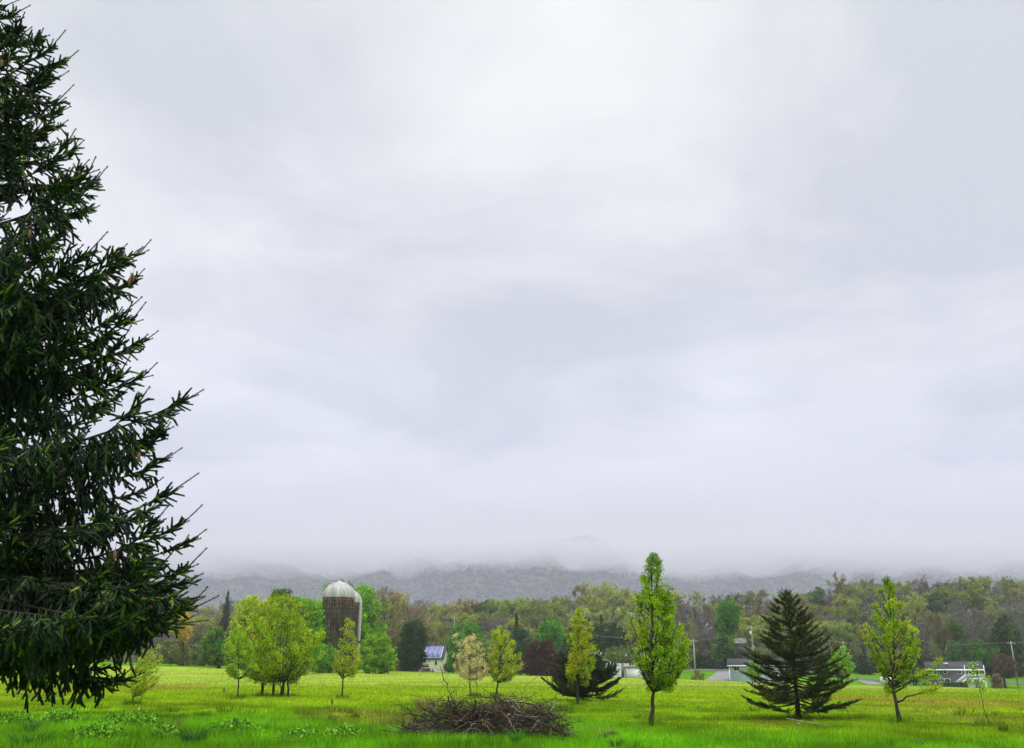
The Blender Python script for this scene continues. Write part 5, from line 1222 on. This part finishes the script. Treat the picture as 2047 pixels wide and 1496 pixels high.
LIMBS = [([(1135, 1470, -.6), (1090, 1448, -.9), (1050, 1432, -.9), (1000, 1428, -.6)], .045, (.03, .024, .022)), ([(905, 1425, -.3), (918, 1402, -.3), (932, 1396, -.3), (960, 1393, .0), (1010, 1399, .2), (1062, 1394, .4)], .017, (.05, .04, .036)),
         ([(918, 1432, -.5), (912, 1412, -.4), (898, 1385, -.2), (885, 1350, 0), (880, 1330, 0)], .02, (.05, .038, .03)), ([(900, 1390, -.2), (915, 1370, 0), (930, 1352, .2)], .008, (.07, .05, .035)),
         ([(880, 1480, -1.4), (900, 1466, -1.5), (930, 1448, -1.3), (960, 1440, -1.0), (1010, 1438, -.8)], .03, (.028, .022, .02)), ([(1015, 1402, .2), (1020, 1412, 0), (1035, 1422, -.3), (1060, 1430, -.6)], .022, (.20, .17, .14)),
         ([(1000, 1425, -.9), (960, 1410, -.6), (930, 1412, -.4), (895, 1398, 0), (872, 1402, .2), (850, 1410, .3)], .016, (.05, .04, .03)), ([(850, 1420, .2), (830, 1402, .3), (815, 1408, .3)], .008, (.08, .06, .04)),
         ([(880, 1430, 0), (862, 1400, .2), (845, 1398, .3)], .009, (.07, .05, .04)), ([(1040, 1425, -.4), (1072, 1404, 0), (1090, 1408, .1), (1105, 1418, .1)], .010, (.06, .045, .035)), ([(1050, 1392, .3), (1080, 1408, .3), (1092, 1425, .2), (1100, 1440, 0)], .010, (.09, .07, .055)),
         ([(930, 1470, -1.5), (942, 1452, -1.6), (950, 1444, -1.5)], .011, (.24, .20, .16)), ([(990, 1476, -1.6), (978, 1458, -1.6), (968, 1445, -1.5)], .012, (.22, .18, .15)), ([(1060, 1465, -1.3), (1068, 1448, -1.4), (1078, 1438, -1.3)], .009, (.26, .22, .18)), ([(1030, 1462, -1.5), (1020, 1445, -1.4), (1012, 1430, -1.2)], .010, (.25, .21, .17)),
         ([(960, 1426, -.6), (968, 1410, -.5), (962, 1394, -.4)], .007, (.25, .21, .15)), ([(1050, 1424, 0), (1052, 1405, 0), (1050, 1390, 0)], .007, (.1, .08, .05)), ([(860, 1470, -1.2), (830, 1462, -1.0), (806, 1472, -.8)], .018, (.05, .03, .025)), ([(1040, 1400, .2), (1052, 1370, .2), (1070, 1355, .3), (1095, 1348, .3)], .006, (.09, .07, .045))]
for pts, r, c in LIMBS:
    P_ = np.array([pl(*p) for p in pts]); t = np.linspace(0, len(P_) - 1, 14); q = np.stack([np.interp(t, np.arange(len(P_)), P_[:, k]) for k in range(3)], 1)
    q[1:-1] = (q[:-2] + 2 * q[1:-1] + q[2:]) / 4; q[1:-1] += br.normal(size=(12, 3)) * .012
    g = Geo(); g.tube(q, np.linspace(r, r * .35, 14), 7, col=c)
    for k in range(3):
        i = br.integers(4, 13); d = nrm(br.normal(size=3) + [0, 0, .3]); g.tube(np.array([q[i], q[i] + d * .12 + br.normal(size=3) * .02, q[i] + d * br.uniform(.2, .45)]), [r * .35, r * .25, .002], 4, col=c)
    g.obj('branch', M['bark_col'], pile, origin=b).location = (0, 0, 0)

# ------------------------------------------------------------------ small things in the grass
def weed(px, py, label, name, cat, hpx, n, palette, w, lean=.5, width_px=20, curl=.4, tipw=None):
    b = ground_at(px, py); s = px2m(0, 100, b[1], py) / 100; root = thing(name, label, cat, b)
    g = Geo(); H = hpx * s; R = width_px * s / 2
    a = rng.uniform(0, 6.28, n); r = R * .35 * np.sqrt(rng.random(n)); base = np.stack([np.cos(a) * r, np.sin(a) * r, np.full(n, -.03)], 1)
    d = nrm(np.stack([np.cos(a) * lean * rng.uniform(.1, 1, n), np.sin(a) * lean * rng.uniform(.1, 1, n), np.ones(n)], 1)); L_ = H * rng.uniform(.55, 1.08, n)
    c = pal(palette, n); p = base; S = nrm(np.cross(d, rng.normal(size=(n, 3)))); wid = np.full(n, w); m_ = 4; rows = [np.stack([p - S * wid[:, None] / 2, p + S * wid[:, None] / 2], 1)]
    for k in range(m_):
        p = p + d * (L_ / m_)[:, None]; d = nrm(d + np.stack([np.cos(a) * curl * .5, np.sin(a) * curl * .5, -.28 * curl * np.ones(n)], 1)); ww = wid * (1 - (k + 1) / m_ * .92); rows.append(np.stack([p - S * ww[:, None] / 2, p + S * ww[:, None] / 2], 1))
    V = np.stack(rows, 1).reshape(-1, 3); k2 = (m_ + 1) * 2; i = np.arange(n)[:, None] * k2; j = np.arange(m_)[None] * 2
    g.add(V, quads=np.stack([i + j, i + j + 1, i + j + 3, i + j + 2], -1).reshape(-1, 4), col=np.repeat(c, k2, 0)); g.obj('blades', M['grass'], root); return root, b, s
TAN = [((.26, .19, .06), 3), ((.20, .17, .05), 2), ((.16, .20, .03), 2), ((.22, .12, .05), 1)]
for px, py, hp, n_, wp, lab in ((812, 1462, 50, 420, 84, 'tan dry scrub at the left end of the brush pile'), (850, 1428, 46, 340, 84, 'reddish tan dry grass behind the left part of the brush pile'), (760, 1452, 30, 160, 70, 'short golden dry grass further left of the brush pile'), (1010, 1420, 44, 130, 90, 'tan dry stems standing behind the middle of the brush pile'), (1090, 1428, 38, 120, 70, 'olive dry stems behind the right part of the brush pile')):
    weed(px, py, lab, 'dry_grass_clump', 'dry grass', hp, n_, TAN, .012, .5, wp, .25)
GR = [((.05, .16, .02), 3), ((.03, .10, .016), 2), ((.08, .22, .02), 1.5)]
weed(385, 1496, 'dark tall grass tussock near the bottom left of the meadow', 'grass_tussock', 'grass tussock', 52, 260, [((.03, .11, .03), 3), ((.02, .06, .015), 3), ((.06, .17, .03), 2)], .022, .55, 62)
weed(62, 1496, 'wide dark green weed clump below the wiry shrub', 'weed_clump', 'weed clump', 44, 420, GR, .03, .9, 130)
weed(58, 1478, 'upright dark leafy weed rising from the wide clump', 'weed_clump', 'weed clump', 48, 60, GR, .05, .25, 22)
weed(1032, 1494, 'bright tall grass tuft in front of the brush pile', 'grass_tussock', 'grass tussock', 44, 170, [((.07, .24, .02), 3), ((.05, .18, .02), 2)], .02, .3, 32)
weed(1232, 1494, 'dark green grass tuft right of the brush pile', 'grass_tussock', 'grass tussock', 22, 120, GR, .02, .6, 46)
weed(930, 1496, 'loose bright grass tuft below the middle of the brush pile', 'grass_tussock', 'grass tussock', 28, 120, [((.09, .27, .02), 3), ((.06, .2, .02), 2)], .018, .5, 40)
weed(1838, 1494, 'blue green grass tuft at the bottom right of the meadow', 'grass_tussock', 'grass tussock', 20, 90, [((.03, .13, .04), 2), ((.05, .18, .04), 2)], .02, .6, 30)
weed(350, 1462, 'tan dried weed stalks with a dark seed head', 'dead_weed', 'weed', 40, 70, [((.30, .20, .07), 3), ((.22, .16, .06), 2), ((.14, .16, .03), 2)], .016, .45, 34)
r_, b_, s_ = weed(530, 1466, 'dark thin weed stems with narrow leaves in lush grass', 'tall_weed', 'weed', 38, 22, [((.035, .06, .02), 3), ((.05, .09, .02), 2)], .022, .35, 20)
weed(741, 1440, 'thin dark stalk pair left of the brush pile', 'tall_weed', 'weed', 24, 12, [((.03, .045, .018), 3)], .02, .3, 12)
weed(712, 1438, 'faint grey weed stalks beside the rusty grass patch', 'tall_weed', 'weed', 26, 14, [((.06, .07, .03), 3)], .014, .3, 18)
weed(1500, 1476, 'short dark weed sprig below the dark open conifer', 'tall_weed', 'weed', 20, 16, [((.03, .06, .02), 3)], .02, .3, 10)
# leafy mounds at the lower left (low plants with many leaves)
for px, py, wp, hp, lab in ((262, 1462, 150, 34, 'broad leafy weed mound in the lush lower left grass'), (190, 1488, 120, 30, 'pale green leafy weed mound next to the wide dark clump'), (120, 1452, 90, 26, 'soft light green weed mound under the spruce'), (470, 1470, 110, 24, 'low leafy green mound right of the dark tussock'), (30, 1462, 90, 30, 'leafy mound at the left edge of the meadow'), (330, 1486, 70, 24, 'small leafy mound left of the dark tussock'), (600, 1490, 100, 20, 'flat leafy mound at the bottom between tussock and brush pile'), (690, 1482, 80, 18, 'small bright leafy mound near the left foot of the brush pile')):
    b = ground_at(px, py); s = px2m(0, 100, b[1], py) / 100; root = thing('weed_mound', lab, 'weed mound', b); R = wp * s / 2; H = hp * s
    tr, lf = Geo(), Geo(); n = 220; a = rng.uniform(0, 6.28, n); r = R * np.sqrt(rng.random(n)); e_ = np.stack([np.cos(a) * r, np.sin(a) * r, H * (1 - (r / R) ** 2) * rng.uniform(.6, 1.15, n) + .05], 1); s0 = e_ * np.array([.8, .8, 0]) + [0, 0, -.03]
    tr.sticks(s0, e_, .006, .003, 3, col=(.06, .12, .02)); m_ = 5200; q = rng.integers(0, n, m_); t = rng.uniform(.4, 1.05, m_)[:, None]; L_ = rng.uniform(.05, .12, m_)
    lf.leaves(s0[q] + (e_[q] - s0[q]) * t + rng.normal(size=(m_, 3)) * .05, rng.normal(size=(m_, 3)) + [0, 0, .4], L_, L_ * .5, pal([((.20, .46, .02), 3), ((.11, .32, .015), 3), ((.04, .14, .01), 3), ((.36, .6, .08), 1.3)], m_))
    tr.obj('stems', M['bark_col'], root); lf.obj('leaves', M['grass'], root)
# stakes, sticks and logs
for px, py, pt, lab in ((663, 1413, 1398, 'short dark wooden stake near the thin golden tree'), (447, 1386, 1375, 'tiny dark stake in the grass left of the slim green tree')):
    b = ground_at(px, py); z = at(px, pt, b[1])[2]; t = thing('stake', lab, 'stake', b); g = Geo(); h = z - b[2]
    g.tube(np.array([[0, 0, -.1], [.01, 0, h * .6], [.0, .0, h]]), [.045, .042, .035], 7, col=(.05, .04, .03)); g.tube(np.array([[0, 0, h - .005], [0, 0, h + .012]]), [.034, .02], 7, col=(.12, .10, .07)); g.obj('post', M['bark_col'], t)
b = ground_at(1620, 1452); t = thing('fallen_branch', 'pale dead branch lying in the grass under the dark open conifer', 'branch', b); g = Geo()
P_ = np.array([at(px, py, b[1] + dy) for px, py, dy in ((1572, 1437, .5), (1600, 1445, .2), (1630, 1455, -.3), (1662, 1464, -.8))]); P_[:, 2] = gz(P_[:, 0], P_[:, 1]) + np.array([.2, .14, .1, .06])
g.tube(P_, [.008, .011, .012, .007], 6, col=(.34, .29, .17))
for k in range(9):
    q = P_[rng.integers(1, 3)] + rng.normal(size=3) * .1; g.tube(np.array([q, q + nrm(rng.normal(size=3) + [0.6, 0, .3]) * rng.uniform(.2, .4)]), [.005, .002], 4, col=(.3, .26, .16))
g.obj('wood', M['bark_col'], t, origin=b).location = (0, 0, 0)
for px, py, lab in ((1222, 1472, 'broken dark brown log end in the grass right of the brush pile'), (1205, 1478, 'second brown rotten log stub lying lower in the grass')):
    b = ground_at(px, py); t = thing('log', lab, 'log', b); t.scale = (.6, .6, .6); g = Geo()
    g.tube(np.array([[-.25, 0, .06], [-.05, .02, .1], [.12, .05, .12], [.3, .04, .1]]), [.07, .085, .08, .05], 8, col=(.06, .038, .03)); g.tube(np.array([[.05, 0, .1], [.1, -.02, .28]]), [.04, .012], 6, col=(.07, .04, .03)); g.tube(np.array([[-.1, 0, .1], [-.16, -.02, .25]]), [.03, .012], 6, col=(.09, .05, .03)); g.obj('wood', M['bark_col'], t)

# ------------------------------------------------------------------ the meadow grass
g = Geo()
def sow(n, y0, y1, hfun, wid, umax=.66, power=1.0):
    y = y0 * (y1 / y0) ** (rng.random(n) ** power); u = rng.uniform(-umax, umax, n); x = u * y
    cl = fbm(x * 1.3, y * 1.3, 2, 91); cl2 = fbm(x * .28 + 5, y * .28, 3, 93)
    ok = rng.random(n) < np.clip(.25 + 1.5 * (cl - .2), .15, 1); x, y, cl, cl2, u = x[ok], y[ok], cl[ok], cl2[ok], u[ok]; n = len(x)
    h = hfun(x, y, u) * rng.uniform(.45, 1.15, n) * (.55 + .9 * cl2)
    base = ground_colour(x, y)
    v = rng.random((n, 1)); hue = rng.normal(size=(n, 1)) * .10
    c = base * (.95 + 1.05 * v) * (1 + np.concatenate([hue, 0 * hue, hue * .3], 1)) * (.75 + .5 * cl2[:, None])
    straw = rng.random(n) < .035; c[straw] = np.array([.30, .24, .09]) * rng.uniform(.6, 1.1, (straw.sum(), 1))
    d = np.stack([rng.normal(size=n) * .35, rng.normal(size=n) * .35, np.ones(n)], 1)
    p = np.stack([x, y, gz(x, y) - .02], 1)
    w_ = wid * np.maximum(1, y / 26) ** .8 * rng.uniform(.6, 1.3, n)
    g.blades(p, d, h, w_, np.clip(c, .003, .7))
lushh = lambda x, y, u: .13 + .20 * sm(38, 26, y) * (1 - .75 * sm(-.02, .12, u)) + .05 * sm(46, 60, y)
sow(420000, 17, 48, lushh, .016)
# longer grass left standing round the stems of the trees
for o_ in list(COL.objects):
    if o_.parent is None and o_.get('category') in ('tree', 'sapling') and o_.location.y < 75 and o_.name.split('.')[0] != 'spruce':
        bx, by = o_.location.x, o_.location.y; R_t = 1.5 if 'clump' in o_.name else .45; n = 420 if R_t > 1 else 150
        a_ = rng.uniform(0, 6.28, n); rr_ = R_t * np.sqrt(rng.random(n)); px_ = bx + np.cos(a_) * rr_; py_ = by + np.sin(a_) * rr_
        d = np.stack([rng.normal(size=n) * .3, rng.normal(size=n) * .3, np.ones(n)], 1)
        g.blades(np.stack([px_, py_, gz(px_, py_) - .02], 1), d, rng.uniform(.15, .42, n), .018 * max(1, by / 30), np.clip(ground_colour(px_, py_) * rng.uniform(.5, 1.3, (n, 1)), .003, .6))
# coarser tussocks standing out of the lush part
nt_ = 420; ty_ = rng.uniform(18, 40, nt_); tx_ = rng.uniform(-.62, .62, nt_) * ty_; kp = rng.random(nt_) < (.25 + .75 * sm(.1, -.1, tx_ / ty_)); tx_, ty_ = tx_[kp], ty_[kp]
for x_, y_ in zip(tx_, ty_):
    n = int(rng.integers(25, 80)); r_ = rng.uniform(.08, .4); a_ = rng.uniform(0, 6.28, n); rr_ = r_ * np.sqrt(rng.random(n)); px_ = x_ + np.cos(a_) * rr_; py_ = y_ + np.sin(a_) * rr_
    cbase = ground_colour(px_, py_) * rng.choice([.4, .6, .8, 1.7, 2.2, 2.6]); d = np.stack([np.cos(a_) * rr_ / r_ * .6 + rng.normal(size=n) * .12, np.sin(a_) * rr_ / r_ * .6 + rng.normal(size=n) * .12, np.ones(n)], 1)
    g.blades(np.stack([px_, py_, gz(px_, py_) - .02], 1), d, rng.uniform(.25, .5) * rng.uniform(.5, 1.1, n) * (1 if x_ < 1 else .7), .018 * rng.uniform(.7, 1.4, n), np.clip(cbase * rng.uniform(.8, 1.2, (n, 1)), .003, .7))
sow(220000, 44, 100, lambda x, y, u: .16 + 0 * x, .020, .64)
sow(90000, 90, 188, lambda x, y, u: .13 + 0 * x, .026, .62)
tag(g.obj('grass', M['grass']), kind='stuff')
